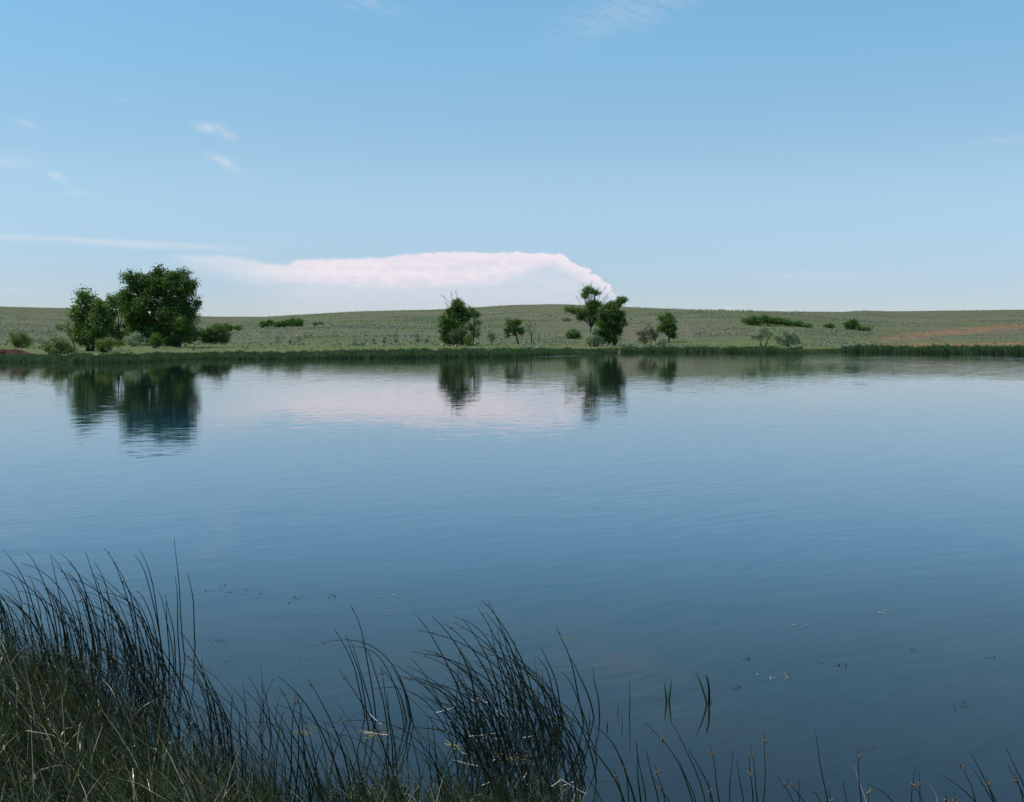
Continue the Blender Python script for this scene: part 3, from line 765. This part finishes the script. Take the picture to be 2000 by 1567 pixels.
# far reed beds
def reed_bed(name, label, x0, x1, height, depth, dens, seed):
    mb = MB()
    X0 = x0; P = []
    k = int((x1 - x0) * dens * 38)
    px = rng.uniform(x0, x1, k); dd = rng.random(k)
    V = np.zeros((k, 4, 3), np.float32)
    for i in range(k):
        p = px[i]
        Ys = shoreY(p)
        h = np.interp(p, [a for a, b in height], [b for a, b in height]) * (Ys / F)
        nn = mnoise.noise(Vector((p * 0.05, 0, seed))) * 0.22 + mnoise.noise(Vector((p * 0.25, dd[i] * 2, seed))) * 0.15
        Y = Ys - 1.9 + dd[i] * depth + mnoise.noise(Vector((p * 0.08, 3, seed))) * 0.8
        X = (p - 1000) / F * Y
        z0 = max(-0.1, ground_z(X, Y) if Y > Ys else -0.1)
        hh = h * 0.82 * (0.52 + nn * 1.3 + 0.5 * random.random() ** 1.5) - max(0, z0) * 0.4
        hh = max(0.25, hh)
        if mnoise.noise(Vector((p * 0.035, 7.7, seed))) + 0.6 * mnoise.noise(Vector((p * 0.16, dd[i] * 1.5, seed + 3))) < random.uniform(-.75, -.15): hh *= 0.4
        lean = random.gauss(-0.10, 0.16) * hh; ly = random.gauss(0, .12) * hh
        wd = random.uniform(.035, .085)
        a = random.uniform(-.9, .9)
        wx, wy = math.cos(a) * wd, math.sin(a) * wd
        V[i] = [(X - wx, Y - wy, z0), (X + wx, Y + wy, z0), (X + lean * .4 + wx, Y + ly * .4 + wy, z0 + hh * .6), (X + lean, Y + ly, z0 + hh)]
    mb.add(V.reshape(-1, 3), np.arange(k * 4).reshape(k, 4))
    o = mb.build(name, M['reed_far']); tag(o, label, 'reeds', kind='stuff')
reed_bed('reeds', 'dark green reeds in a wide bed below the left grove', -120, 385, [(-100, 11), (0, 12), (90, 12), (160, 17), (300, 16), (350, 10), (385, 8)], 7.2, 1.0, 1.0)
reed_bed('reeds', 'long reed belt along the far shore in the centre', 385, 1215, [(385, 10), (440, 14), (560, 12), (680, 16), (800, 18), (1000, 18), (1060, 14), (1150, 10), (1215, 8)], 6.5, 1.0, 2.0)
reed_bed('reeds', 'dark reeds below the two silvery trees', 1215, 1568, [(1215, 11), (1300, 12), (1400, 13), (1500, 14), (1568, 13)], 5.9, .9, 3.0)
reed_bed('reeds', 'tall dark reeds along the shore at the right edge', 1645, 2120, [(1645, 13), (1680, 17), (1780, 16), (1850, 19), (2000, 18), (2120, 18)], 5.9, .9, 4.0)
reed_bed('short_sedge', 'short sparse sedge in the gap between the two right reed beds', 1565, 1650, [(1565, 8), (1600, 6), (1650, 8)], 6.5, .5, 5.0)

# eroded bank at far left
eb = MB()
pts = []
nx_ = 60
for i in range(nx_ + 1):
    px = -160 + (75 + 160) * i / nx_
    Y = shoreY(px) + 7.0
    taper = min(1, (75 - px) / 40.0)
    top = 0.95 + 0.95 * taper + .12 * mnoise.noise(Vector((px * .08, 0, 0)))
    for j in range(7):
        t_ = j / 6
        yy = Y + t_ * 0.9 + 0.35 * mnoise.noise(Vector((px * .07, t_ * 2.4, 4)))
        pts.append(((px - 1000) / F * yy, yy, 0.55 + (top - 0.55) * t_))
    for q in (.5, 2.5):
        yy = Y + .9 + q
        pts.append(((px - 1000) / F * yy, yy, top - .05 if q < 1 else ground_z((px - 1000) / F * yy, yy) - .15))
fs = [(i * 9 + j, (i + 1) * 9 + j, (i + 1) * 9 + j + 1, i * 9 + j + 1) for i in range(nx_) for j in range(8)]
eb.add(pts, fs, False)
ebo = eb.build('eroded_bank', bark_mat('dark_red_earth', (0.020, 0.010, 0.008), (0.085, 0.040, 0.030)))
tag(ebo, 'dark reddish cut earth bank at the left edge of the far shore', 'bank', kind='structure')

# ------------------------------------------------------------------ near bulrushes
def ellip(mb, c, rx, rz, ax, seg=5):
    ax = Vector(ax).normalized()
    mb.tube([Vector(c) + ax * (t_ * rz) for t_ in (-1, -.6, 0, .6, 1)], [rx * .25, rx * .8, rx, rx * .75, rx * .15], seg)
def curve_pts(b, tip, bend, seg=14):
    """quadratic curve: leaves the base upright, bends towards the tip"""
    b = Vector(b); tip = Vector(tip)
    h = tip.z - b.z
    c = Vector((b.x + (tip.x - b.x) * (0.5 - 0.5 * bend), b.y, b.z + h * (0.5 + 0.5 * bend)))
    if bend > 1.0:
        c = Vector((b.x + (tip.x - b.x) * 0.12, b.y, b.z + h + (bend - 1.0)))
    out = []
    for i in range(seg + 1):
        t_ = i / seg
        out.append(b * (1 - t_) ** 2 + c * 2 * t_ * (1 - t_) + tip * t_ ** 2)
    return out
NST = [0]
def rush(b, tip, bend=0.5, r=0.0042, seed=False, label='', group=None, m='stem', seg=14, name='bulrush', head_at=0.94, cat='bulrush', nseed=6):
    pts = curve_pts(b, tip, bend, seg)
    jx = random.uniform(-1, 1)
    for i, p in enumerate(pts):
        p.x += 0.006 * math.sin(i * .7 + jx * 5)
    rad = [r * 1.45 * (1 - 0.72 * (i / seg) ** 1.6) for i in range(seg + 1)]
    o0 = Vector(b)
    mb = MB(); mb.tube(pts, rad, 5)
    NST[0] += 1
    if not seed:
        o = mb.build(name, M[m], None, o0); o.location = o0
        return tag(o, label, cat, group)
    root = empty(name, o0); tag(root, label, cat, group)
    mb.build('stem', M[m], root, o0)
    sb = MB()
    k = int(head_at * seg)
    p = pts[k]; d = (pts[min(seg, k + 1)] - pts[k - 1]).normalized()
    for q in range(nseed):
        off = Vector((random.uniform(-1, 1), random.uniform(-.6, .6), random.uniform(-1, 1))) * 0.016
        ellip(sb, p + off, random.uniform(.0038, .0055), random.uniform(.007, .0095), d + Vector((random.uniform(-1, 1), 0, random.uniform(-1, 1))) * .7)
        sb.tube([p, p + off], [.0012, .0012], 3)
    sb.build('seed_head', M['seed'], root, o0)
    return root
def wbase(px, py, z=0.0):
    """point where a stem leaves the water / ground at this place of the view"""
    Y = F * (CAM_H - z) / (py - HZ)
    v = at(px, py, Y); v.z = z
    for _ in range(6):
        gz = ground_z(v.x, v.y)
        if gz <= 0: v.z = -0.12; break
        Y = F * (CAM_H - gz) / (py - HZ)
        v = at(px, py, Y); v.z = gz - .02
    return v
def describe(bx, by, tx, ty, bend, sd, clump, x0, x1, y0, y1):
    """label from what can be seen of one stem: size, tip, lean, where it stands in its clump"""
    L = math.hypot(tx - bx, ty - by) * 750 / (by - HZ)
    size = 'tiny' if L < 110 else 'short' if L < 140 else 'middling' if L < 170 else 'long' if L < 205 else 'tall'
    q = (bx - tx) / max(1, by - ty)
    lean = 'upright' if q < .2 else 'tilted' if q < .4 else 'leaning' if q < .6 else 'sloping' if q < .85 else 'flattened'
    b_ = 'straight' if bend < .35 else 'curved' if bend < .65 else 'arched'
    u = (bx - x0) / (x1 - x0)
    side = 'far left' if u < .17 else 'left' if u < .36 else 'middle' if u < .6 else 'right' if u < .82 else 'far right'
    v = (by - y0) / (y1 - y0)
    rw = 'back' if v < .33 else 'centre' if v < .66 else 'front'
    return '%s %s %s %s, %s %s of the %s clump' % (size, lean, b_, 'seeded bulrush' if sd else 'bulrush', side, rw, clump)
def rush_px(bx, by, tx, ty, bend, dy=0.0, **kw):
    if kw.get('label', '').startswith('@'):
        c = kw['label'][1:]
        box = {'middle': (860, 1200, 1390, 1570), 'big left': (-60, 480, 1250, 1560), 'sparse': (540, 830, 1400, 1600)}[c]
        kw['label'] = describe(bx, by, tx, ty, bend, kw.get('seed'), c, *box)
    b = wbase(bx, by)
    t_ = at(tx, ty, b.y + dy)
    return rush(b, t_, bend, **kw)

# --- middle clump, main visible stems
GM = 'bulrushes of the middle clump'
mid = [ # base x, base y, tip x, tip y, bend, seed
 (928, 1440, 809, 1199, .35, 0), (952, 1450, 845, 1205, .5, 0), (985, 1425, 868, 1220, .55, 1), (1010, 1440, 887, 1204, .8, 1),
 (990, 1412, 905, 1212, .45, 0), (1060, 1420, 938, 1171, .45, 1), (1046, 1425, 954, 1174, .25, 0), (1030, 1415, 932, 1187, .35, 1),
 (1058, 1470, 814, 1231, .75, 1), (1030, 1450, 801, 1273, .8, 1), (1010, 1470, 829, 1270, .6, 1), (1000, 1480, 846, 1274, .55, 1),
 (1075, 1500, 933, 1259, .7, 1), (960, 1500, 782, 1321, .7, 1), (985, 1530, 811, 1324, .65, 1), (1035, 1430, 1004, 1252, .3, 0),
 (975, 1560, 823, 1355, .5, 1), (1102, 1414, 1056, 1266, .5, 0), (1143, 1414, 1088, 1227, .35, 1), (1166, 1402, 1111, 1283, .3, 0),
 (1174, 1402, 1157, 1305, .25, 0), (1080, 1480, 1057, 1307, .1, 0), (1120, 1540, 1036, 1420, .5, 0), (1150, 1415, 1152, 1380, .1, 0),
 (1056, 1400, 950, 1196, .3, 0), (1010, 1400, 970, 1230, .2, 0), (1000, 1405, 953, 1218, .2, 1), (1025, 1408, 975, 1225, .3, 0),
 (1250, 1600, 1166, 1421, .55, 0), (1130, 1600, 1090, 1370, .4, 0), (1235, 1590, 1125, 1437, .4, 0), (1253, 1600, 1242, 1450, .1, 0)]
for k, (bx, by, tx, ty, bd, sd) in enumerate(mid):
    lab = '@middle'
    if k == 18: lab = 'tall bulrush standing clear of the middle clump on its right, tip with a bud'
    if k in (19, 20): lab = 'short leaning bulrush beside the tall one right of the middle clump'
    rush_px(bx, by, tx, ty, bd, seed=bool(sd), label=lab, group=GM, r=.0055, dy=random.uniform(-.15, .15), nseed=4)
for k in range(62):
    by = random.uniform(1400, 1560); bx = random.uniform(865, 1135) + (by - 1400) * 0.45
    Lp = random.uniform(110, 210) * (by - HZ) / 800
    tx = bx - Lp * random.uniform(.15, 1.05); ty = by - Lp * random.uniform(.75, 1)
    rush_px(bx, by, tx, ty, random.uniform(.25, .8), seed=random.random() < .14, label='@middle', group=GM, r=random.uniform(.004, .0056), dy=random.uniform(-.2, .2), nseed=4)
# arching thin ones
for (bx, by, tx, ty, bd) in [(805, 1401, 605, 1263, 1.30), (790, 1420, 652, 1271, 1.22), (880, 1560, 612, 1420, 1.25), (960, 1520, 700, 1440, 1.28), (900, 1530, 730, 1345, 1.1), (1000, 1500, 850, 1345, 1.15)]:
    rush_px(bx, by, tx, ty, bd, seed=by < 1402, label='thin bulrush arching far over, left of the middle clump', group='arching bulrushes', r=.0038)
# --- small clump left of the middle one
GL = 'bulrushes of the small clump left of the middle one'
for k, (bx, by, tx, ty, bd, sd) in enumerate([
 (735, 1402, 685, 1181, .45, 1), (717, 1400, 652, 1227, .4, 1), (724, 1425, 674, 1240, .35, 1), (735, 1430, 681, 1247, .35, 0), (760, 1440, 705, 1255, .5, 0), (806, 1412, 764, 1300, .4, 0),
 (800, 1408, 743, 1305, .5, 0), (812, 1418, 775, 1322, .4, 0), (780, 1520, 742, 1303, .15, 1), (770, 1500, 756, 1350, .1, 0), (795, 1560, 664, 1309, .2, 1), (700, 1580, 599, 1326, .35, 1),
 (690, 1590, 544, 1321, .4, 0), (640, 1600, 544, 1343, .3, 1), (600, 1600, 478, 1348, .45, 0), (625, 1600, 513, 1368, .3, 0), (650, 1600, 534, 1376, .2, 0), (560, 1600, 576, 1355, .05, 1), (572, 1600, 590, 1367, .2, 0),
 (612, 1600, 580, 1354, .2, 1), (730, 1600, 665, 1400, .3, 1), (680, 1610, 630, 1406, .3, 0), (750, 1600, 760, 1440, .1, 1), (870, 1600, 840, 1400, .1, 1), (655, 1600, 646, 1487, .1, 1), (640, 1600, 590, 1400, .3, 1)]):
    lab = '@sparse'
    if k == 0: lab = 'tallest bulrush of the sparse clump, seed head high above the open water'
    rush_px(bx, by, tx, ty, bd, seed=bool(sd), label=lab, group=GL, r=.0048, dy=random.uniform(-.15, .15), nseed=4)
# --- left clump
GLF = 'bulrushes of the big left clump'
left = [(5, 1290, -15, 1120, .6, 0), (85, 1260, 5, 1073, .5, 0), (118, 1270, 52, 1080, .5, 0), (130, 1270, 96, 1083, .5, 0), (172, 1285, 98, 1084, .6, 0), (200, 1290, 118, 1081, .6, 0), (215, 1300, 166, 1078, .4, 0),
 (230, 1310, 185, 1097, .5, 0), (272, 1310, 203, 1072, .6, 1), (280, 1300, 221, 1095, .5, 0), (320, 1320, 263, 1084, .6, 0), (322, 1330, 273, 1071, .5, 0), (362, 1290, 341, 1049, .2, 0), (382, 1262, 365, 1118, .7, 0),
 (352, 1320, 343, 1125, .4, 0), (345, 1300, 325, 1175, .3, 0), (300, 1300, 235, 1130, .5, 1), (190, 1290, 130, 1115, .7, 1), (160, 1280, 40, 1100, .8, 0), (120, 1290, -20, 1110, .8, 0), (250, 1310, 120, 1130, .9, 0),
 (430, 1420, 380, 1305, .3, 0), (440, 1480, 360, 1275, .5, 1), (420, 1460, 375, 1300, .4, 0), (330, 1330, 322, 1160, .15, 0), (300, 1330, 240, 1160, .4, 0), (452, 1570, 452, 1357, .05, 1), (472, 1600, 468, 1395, .1, 0)]
for k, (bx, by, tx, ty, bd, sd) in enumerate(left):
    lab = '@big left'
    if k == 12: lab = 'tallest nearly straight bulrush at the right side of the big left clump'
    if k == 13: lab = 'bent bulrush standing alone in open water, rightmost of the big left clump'
    rush_px(bx, by, tx, ty, bd, seed=bool(sd), label=lab, group=GLF, r=.0055, dy=random.uniform(-.2, .2), nseed=4)
for k in range(112):
    t_ = random.random()
    bx = random.uniform(-60, 350); by = random.uniform(1250, 1340) + max(0, bx - 200) * .25
    if random.random() < .35: bx = random.uniform(150, 480); by = random.uniform(1340, 1560); by = max(by, 1300 + (bx - 300) * 1.2)
    Lp = random.uniform(110, 200) * (by - HZ) / 700
    tx = bx - Lp * random.uniform(.2, .8); ty = by - Lp
    rush_px(bx, by, tx, ty, random.uniform(.3, .9), seed=random.random() < .12, label='@big left', group=GLF, r=random.uniform(.0042, .0058), dy=random.uniform(-.3, .3), nseed=4)
# --- right edge rushes (with beige seed heads)
GRR = 'low bulrushes along the lower right edge'
rt = [(1345, 1258, 1411, .5, 1, .8), (1372, 1308, 1408, .35, 0, .9), (1264, 1242, 1450, .2, 0, .9), (1362, 1325, 1484, .3, 0, .9), (1395, 1345, 1463, .35, 0, .9), (1410, 1388, 1460, .15, 1, .97), (1422, 1430, 1465, .05, 0, .9),
 (1457, 1440, 1483, .1, 0, .9), (1471, 1464, 1475, .1, 1, .8), (1484, 1466, 1460, .15, 1, .95), (1490, 1494, 1432, .05, 1, .95), (1620, 1591, 1429, .15, 0, .9), (1560, 1513, 1508, .4, 1, .85), (1580, 1535, 1522, .4, 1, .9),
 (1618, 1586, 1538, .4, 1, .9), (1630, 1620, 1535, .1, 1, .85), (1562, 1562, 1522, .05, 0, .9), (1688, 1673, 1466, .15, 1, .97), (1655, 1648, 1522, .1, 0, .9), (1700, 1695, 1528, .1, 1, .9), (1776, 1785, 1495, .1, 0, .9),
 (1792, 1797, 1508, .05, 1, .9), (1820, 1776, 1530, .5, 1, .97), (1918, 1838, 1515, .45, 0, .9), (1920, 1872, 1488, .3, 1, .95), (1952, 1895, 1473, .3, 0, .9), (1948, 1897, 1500, .3, 0, .9), (1946, 1925, 1515, .3, 1, .9),
 (2012, 1965, 1462, .3, 0, .9), (2014, 1968, 1492, .3, 1, .85), (2004, 1984, 1510, .3, 0, .9), (1851, 1849, 1548, .1, 1, .9), (1868, 1863, 1545, .2, 1, .9), (1765, 1694, 1532, .6, 0, .9), (1290, 1262, 1465, .2, 0, .9), (1306, 1279, 1490, .2, 1, .9), (1330, 1276, 1522, .3, 1, .9),
 (1390, 1383, 1524, .1, 1, .9), (1234, 1215, 1480, .2, 1, .9), (1222, 1200, 1500, .2, 1, .9)]
srt = sorted([r_[1] for r_ in rt])
words = ['leftmost', 'second from the left', 'third from the left', 'fourth from the left', 'fifth from the left', 'sixth from the left', 'seventh from the left', 'eighth from the left', 'ninth from the left', 'tenth from the left']
ordw = words + ['eleventh from the left', 'twelfth from the left', 'thirteenth from the left', 'fourteenth from the left', 'fifteenth from the left', 'sixteenth from the left', 'seventeenth from the left', 'eighteenth from the left', 'nineteenth from the left', 'twentieth from the left']
for k, (bx, tx, ty, bd, sd, ha) in enumerate(rt):
    i = srt.index(tx); j = len(srt) - 1 - i
    pos = ordw[i] if i <= j else ordw[j].replace('left', 'right')
    b = wbase(bx + (bx - tx) * .35, 1567 + random.uniform(45, 90))
    t_ = at(tx, ty, b.y + random.uniform(-.05, .1))
    rush(b, t_, bd, seed=bool(sd), label=('seed headed' if sd else 'bare tipped') + ' %s bulrush %s on the lower right edge' % ('leaning' if tx < bx - 25 else 'upright', pos), group=GRR, r=.0042, head_at=ha, nseed=8)
# bleached stalks
for (bx, tx, ty, lab) in [(1695, 1662, 1492, 'pale bleached curved stalk rising alone at the lower right edge'), (1835, 1815, 1528, 'short pale bleached stalk right of the curved one')]:
    b = wbase(bx + 8, 1620); rush(b, at(tx, ty, b.y), .5, label=lab, m='stalk_pale', r=.004, name='dead_stalk', cat='stalk', group='bleached stalks at the lower right')
# thin sticks in open water
for k, (bx, by, tx, ty, lab) in enumerate([(1229, 1404, 1229, 1330, 'tallest of three thin sticks in open water right of the middle clump'), (1208, 1396, 1208, 1372, 'shorter left one of three thin sticks in open water'), (1215, 1420, 1214, 1397, 'short middle one of three thin sticks in open water'),
     (1187, 1422, 1187, 1410, 'thick dark stub just above the water right of the middle clump'), (1389, 1372, 1389, 1364, 'tiny stick beside the taller green sprout'), (395, 1297, 396, 1284, 'tiny lone stick near the bent bulrush')]):
    rush_px(bx, by, tx, ty, .0, label=lab, r=.008 if k == 3 else .004, name='reed_stick', cat='stick', group='thin sticks in open water', seg=5)
# green sprouts
def ribbon(mb, pts, w, face=(1, 0, 0), prof=None):
    vs = []; k = len(pts)
    for i, p in enumerate(pts):
        t_ = i / (k - 1)
        ww = w * (prof(t_) if prof else (1 - t_ ** 2.2))
        f_ = Vector(face) * ww * .5
        vs.append(Vector(p) - f_); vs.append(Vector(p) + f_)
    mb.add([tuple(q) for q in vs], [(2 * i, 2 * i + 1, 2 * i + 3, 2 * i + 2) for i in range(k - 1)], True)
M['sprout'] = leaf_mat('sprout_leaf', (0.03, 0.08, 0.015), (0.06, 0.14, 0.03), transl=.3)
for lab, b_, leaves in [('two bladed green sprout rising from open water, left of the taller one', (1304, 1371), [((1303, 1371), (1297, 1331), .3), ((1305, 1371), (1313, 1323), .2)]),
                        ('taller green sprout with a folded blade in open water', (1385, 1376), [((1385, 1376), (1354, 1306), .3), ((1385, 1376), (1360, 1318), 1.55), ((1386, 1376), (1383, 1320), .1)])]:
    b = wbase(*b_); root = empty('sprout', b); tag(root, lab, 'sprout')
    for (p0, p1, bd) in leaves:
        q0 = wbase(*p0); mb = MB()
        q0 = Vector((q0.x, b.y, -.1)); q1 = at(p1[0], p1[1], b.y)
        if bd > 1:
            mid_ = at(1385, 1345, b.y); mid2 = at(1380, 1320, b.y)
            pts = [q0, (q0 + mid_) / 2, mid_, (mid_ * .3 + mid2 * .7), mid2, (mid2 + q1) / 2 + Vector((0, 0, .01)), q1]
        else: pts = curve_pts(q0, q1, bd, 8)
        ribbon(mb, pts, .022)
        mb.build('leaf', M['sprout'], root, b)
# bleached broken straws
GD = 'broken bleached stalks in the middle clump'
straws = [((920, 1368), (960, 1373)), ((926, 1361), (960, 1378)), ((850, 1393), (888, 1382)), ((914, 1439), (972, 1432)), ((945, 1441), (984, 1443)), ((1023, 1441), (1042, 1437)), ((887, 1462), (912, 1474)), ((886, 1485), (935, 1497)),
          ((958, 1491), (973, 1477)), ((940, 1535), (962, 1525)), ((1020, 1524), (1031, 1506)), ((1052, 1526), (1066, 1515)), ((1075, 1538), (1096, 1523)), ((1099, 1535), (1120, 1527)), ((1096, 1523), (1146, 1552)), ((980, 1372), (992, 1360)), ((1010, 1455), (1045, 1480)), ((944, 1367), (985, 1400)), ((722, 1395), (745, 1415)), ((712, 1430), (760, 1436))]
desc = ['upper level', 'upper crossing', 'far left', 'longest level', 'thin curved', 'short right', 'left slanting', 'lower left drooping', 'upright tilted', 'lower middle', 'lower steep', 'lower short', 'lower right bent', 'lowest right short', 'lowest right long', 'small upper', 'long slanting right', 'long slanting upper', 'dark tipped outlying', 'outlying floating']
for (p, q), dd_ in zip(straws, desc):
    Y = water_Y(max(p[1], q[1]) + random.uniform(6, 30))
    a = at(p[0], p[1], Y + random.uniform(-.05, .05)); b = at(q[0], q[1], Y + random.uniform(-.1, .1))
    mb = MB(); mb.tube([a, a.lerp(b, .5) + Vector((0, 0, -.004)), b], [.0055, .005, .004], 6)
    o = mb.build('broken_stalk', M['stalk_pale'], None, a); o.location = a
    tag(o, '%s bleached broken stalk caught in the bulrushes' % dd_, 'stalk', GD)

# --- dense grass and sedge of the near bank (uncountable)
def grass(name, label, count, region, hr, wr, seed, lean=-.25, m='blade', stem_frac=0.0):
    mb = MB(); k = 0
    random.seed(seed)
    SEG = 5
    while k < count:
        bx, by, dens_ = region()
        if random.random() > dens_: continue
        b = wbase(bx, by)
        k += 1
        h = random.uniform(*hr); a = random.uniform(0, 6.28)
        ln = h * (random.gauss(lean, .35)); ly = h * random.gauss(-.05, .3)
        droop = random.random() ** 2 * .95 * h
        w_ = random.uniform(*wr)
        pts = []
        for i in range(SEG + 1):
            t_ = i / SEG
            pts.append(Vector((b.x + ln * t_ ** 1.8, b.y + ly * t_ ** 1.8, b.z + h * t_ - droop * t_ ** 3)))
        ribbon(mb, pts, w_, (math.cos(a), math.sin(a), random.uniform(-.3, .3)))
    o = mb.build(name, M[m]); tag(o, label, 'grass', kind='stuff')
def reg_left():
    bx = random.uniform(-120, 540); by = random.uniform(1285, 1780)
    edge = 1295 + max(0, bx - 60) * 0.60
    v = mnoise.noise(Vector((bx * .018, by * .022, 3))) + .5 * mnoise.noise(Vector((bx * .06, by * .07, 8)))
    d_ = lerp(v, -.15, .22, .04, 1)
    if by > 1560: d_ *= lerp(bx, 60, 330, .45, 1)
    return bx, by, d_ * lerp(by, edge, edge + 50, 0, 1)
grass('bank_grass', 'dense dark green grass and sedge covering the near bank at the lower left', 7500, reg_left, (.15, .9), (.004, .014), 3)
grass('back_grass', 'finer pale tipped grass at the top of the lower left bank', 2500, lambda: (random.uniform(-80, 200), random.uniform(1285, 1400), 1), (.15, .4), (.003, .007), 8, m='blade')
def reg_mid():
    c = random.choice([430, 480, 520, 620, 690, 740, 800, 870, 930, 990, 1050, 1110, 760])
    bx = random.gauss(c, 24); by = random.uniform(1545, 1760)
    return bx, by, 1
grass('edge_grass', 'green grass tufts along the bottom edge below the middle bulrushes', 4200, reg_mid, (.2, .6), (.004, .011), 4)
# extra fine rush litter inside clumps: stuff
def rush_stuff(name, label, count, region, seed):
    random.seed(seed); mb = MB()
    for _ in range(count):
        bx, by = region()
        b = wbase(bx, by); Lp = random.uniform(60, 170) * (by - HZ) / 700
        tx = bx - Lp * random.gauss(.45, .35); ty = by - Lp * random.uniform(.6, 1)
        mb.tube(curve_pts(b, at(tx, ty, b.y + random.uniform(-.3, .3)), random.uniform(.1, .9), 8), [random.uniform(.004, .0058) * (1 - .7 * i / 8) for i in range(9)], 4)
    o = mb.build(name, M['stem']); tag(o, label, 'bulrushes', kind='stuff')
def rl():
    bx = random.uniform(-100, 340); by = random.uniform(1255, 1420) + max(0, bx - 150) * .4
    if random.random() < .58: by = random.uniform(1400, 1850); bx = random.uniform(-100, 540)
    return bx, by
rush_stuff('bulrush_thicket', 'tangled short bulrushes filling the big left clump', 950, rl, 5)
def rm():
    by = random.uniform(1410, 1600); return random.gauss(985, 62) + (by - 1410) * .35, by
rush_stuff('bulrush_thicket', 'tangled short bulrushes filling the foot of the middle clump', 130, rm, 6)
rush_stuff('bulrush_thicket', 'thin scattered rushes along the bottom edge between the left and middle clumps', 130, lambda: (random.uniform(430, 900), random.uniform(1520, 1700)), 9)
random.seed(77)
# --- floating pondweed
GW = 'pondweed patches on the open water'
for (cx, cy, wd, ht, nsp, pale, lab) in [
  (440, 1158, 55, 12, 16, 0, 'dark sprigs of pondweed right of the tallest left bulrush'), (585, 1172, 26, 10, 10, 0, 'pondweed sprigs above the sparse clump'), (640, 1163, 34, 6, 6, 0, 'few pondweed sprigs left of the pale flower specks'),
  (775, 1167, 40, 6, 11, 1, 'pale flower specks floating above the tallest sparse bulrush'), (745, 1197, 30, 5, 4, 1, 'two pale specks below the upper flower specks'), (415, 1255, 30, 6, 12, 0, 'pondweed sprigs beside the bent lone bulrush'),
  (590, 1287, 8, 6, 3, 0, 'single pondweed sprig in open water above the sparse clump'), (1548, 1222, 34, 5, 8, 1, 'pale flower specks right of centre on open water'), (1726, 1197, 14, 8, 8, 1, 'tight cluster of pale specks toward the right edge'),
  (1465, 1285, 8, 7, 3, 0, 'small upright sprig right of the green sprouts'), (1515, 1325, 28, 6, 10, 1, 'curling pale weed right of the green sprouts'), (1437, 1342, 12, 6, 5, 0, 'small floating sprig just right of the taller green sprout'),
  (1780, 1270, 20, 6, 6, 0, 'weed strand near the right, below the tight pale cluster'), (1620, 1297, 34, 5, 9, 0, 'long thin weed strand in the right water'), (1938, 1285, 10, 5, 4, 0, 'small sprig close to the right edge'), (1885, 1377, 30, 10, 8, 0, 'faint submerged looking weed at the right'),
  (430, 1298, 30, 6, 7, 0, 'faint weed left of the sparse clump'), (600, 1430, 22, 5, 16, 2, 'yellow green weed mat at the left of the sparse clump'), (735, 1434, 24, 5, 16, 2, 'yellow weed mat at the foot of the tallest sparse bulrush'),
  (1000, 1482, 45, 8, 30, 2, 'yellow green weed mat inside the middle clump'), (1095, 1404, 20, 5, 12, 2, 'weed mat by the tall bulrush right of the middle clump'), (890, 1456, 20, 5, 12, 2, 'weed mat in the left part of the middle clump'), (1110, 1245, 20, 4, 5, 2, 'small straw scrap above the tall bulrush right of the middle clump'), (1690, 1463, 40, 4, 8, 0, 'faint weed streak above the pale bleached stalk')]:
    root = None; mb = MB(); Y0 = water_Y(cy); c0 = at(cx, cy, Y0); c0.z = 0
    for _ in range(nsp):
        p = wbase(cx + random.gauss(0, wd * .5), cy + random.gauss(0, ht * .5)); p.z = 0
        if pale == 0 or pale == 2:
            pts = [p + Vector((0, 0, .004))]
            a = random.uniform(0, 6.28)
            for q in range(4): 
                a += random.uniform(-.7, .7); pts.append(pts[-1] + Vector((math.cos(a), math.sin(a) * 1.5, 0)) * random.uniform(.01, .035))
            ribbon(mb, pts, .012 if pale == 2 else .008, (0, 1, .15), lambda t: 1)
        if pale == 0 and 'faint' not in lab and random.random() < .22:
            ellip(mb, p + Vector((0, 0, .008)), .005, random.uniform(.010, .026), (random.uniform(-.9, .9), 0, 1))
        if pale == 1:
            if root is None:
                root = empty('pondweed', c0)
            mb = MB()
            ellip(mb, p + Vector((0, 0, .008)), random.uniform(.004, .009), .008, (random.uniform(-1, 1), 0, 1))
            mb.build('flower', M['petal'], root, c0)
    if root is not None:
        tag(root, lab, 'pondweed', GW)
        continue
    o = mb.build('pondweed', M['weed' if pale == 2 else 'stem'], None, c0); o.location = c0
    if nsp >= 9: o['kind'] = 'stuff'
    tag(o, lab, 'pondweed', GW)
# stems that read alike: say which one by its place among them
same = {}
for o in list(COL.objects):
    if o.parent is None and o.get('category') == 'bulrush':
        same.setdefault(o['label'], []).append(o)
for lab, os_ in same.items():
    if len(os_) > 1:
        os_.sort(key=lambda o: o.location.x / o.location.y)
        nm = {2: ['left one', 'right one'], 3: ['left one', 'middle one', 'right one']}.get(len(os_)) or (['leftmost'] + words[1:])[:len(os_) - 1] + ['rightmost']
        if len(os_) <= 10:
            for o, w_ in zip(os_, nm): o['label'] = lab + ', ' + w_
print('stems', NST[0])
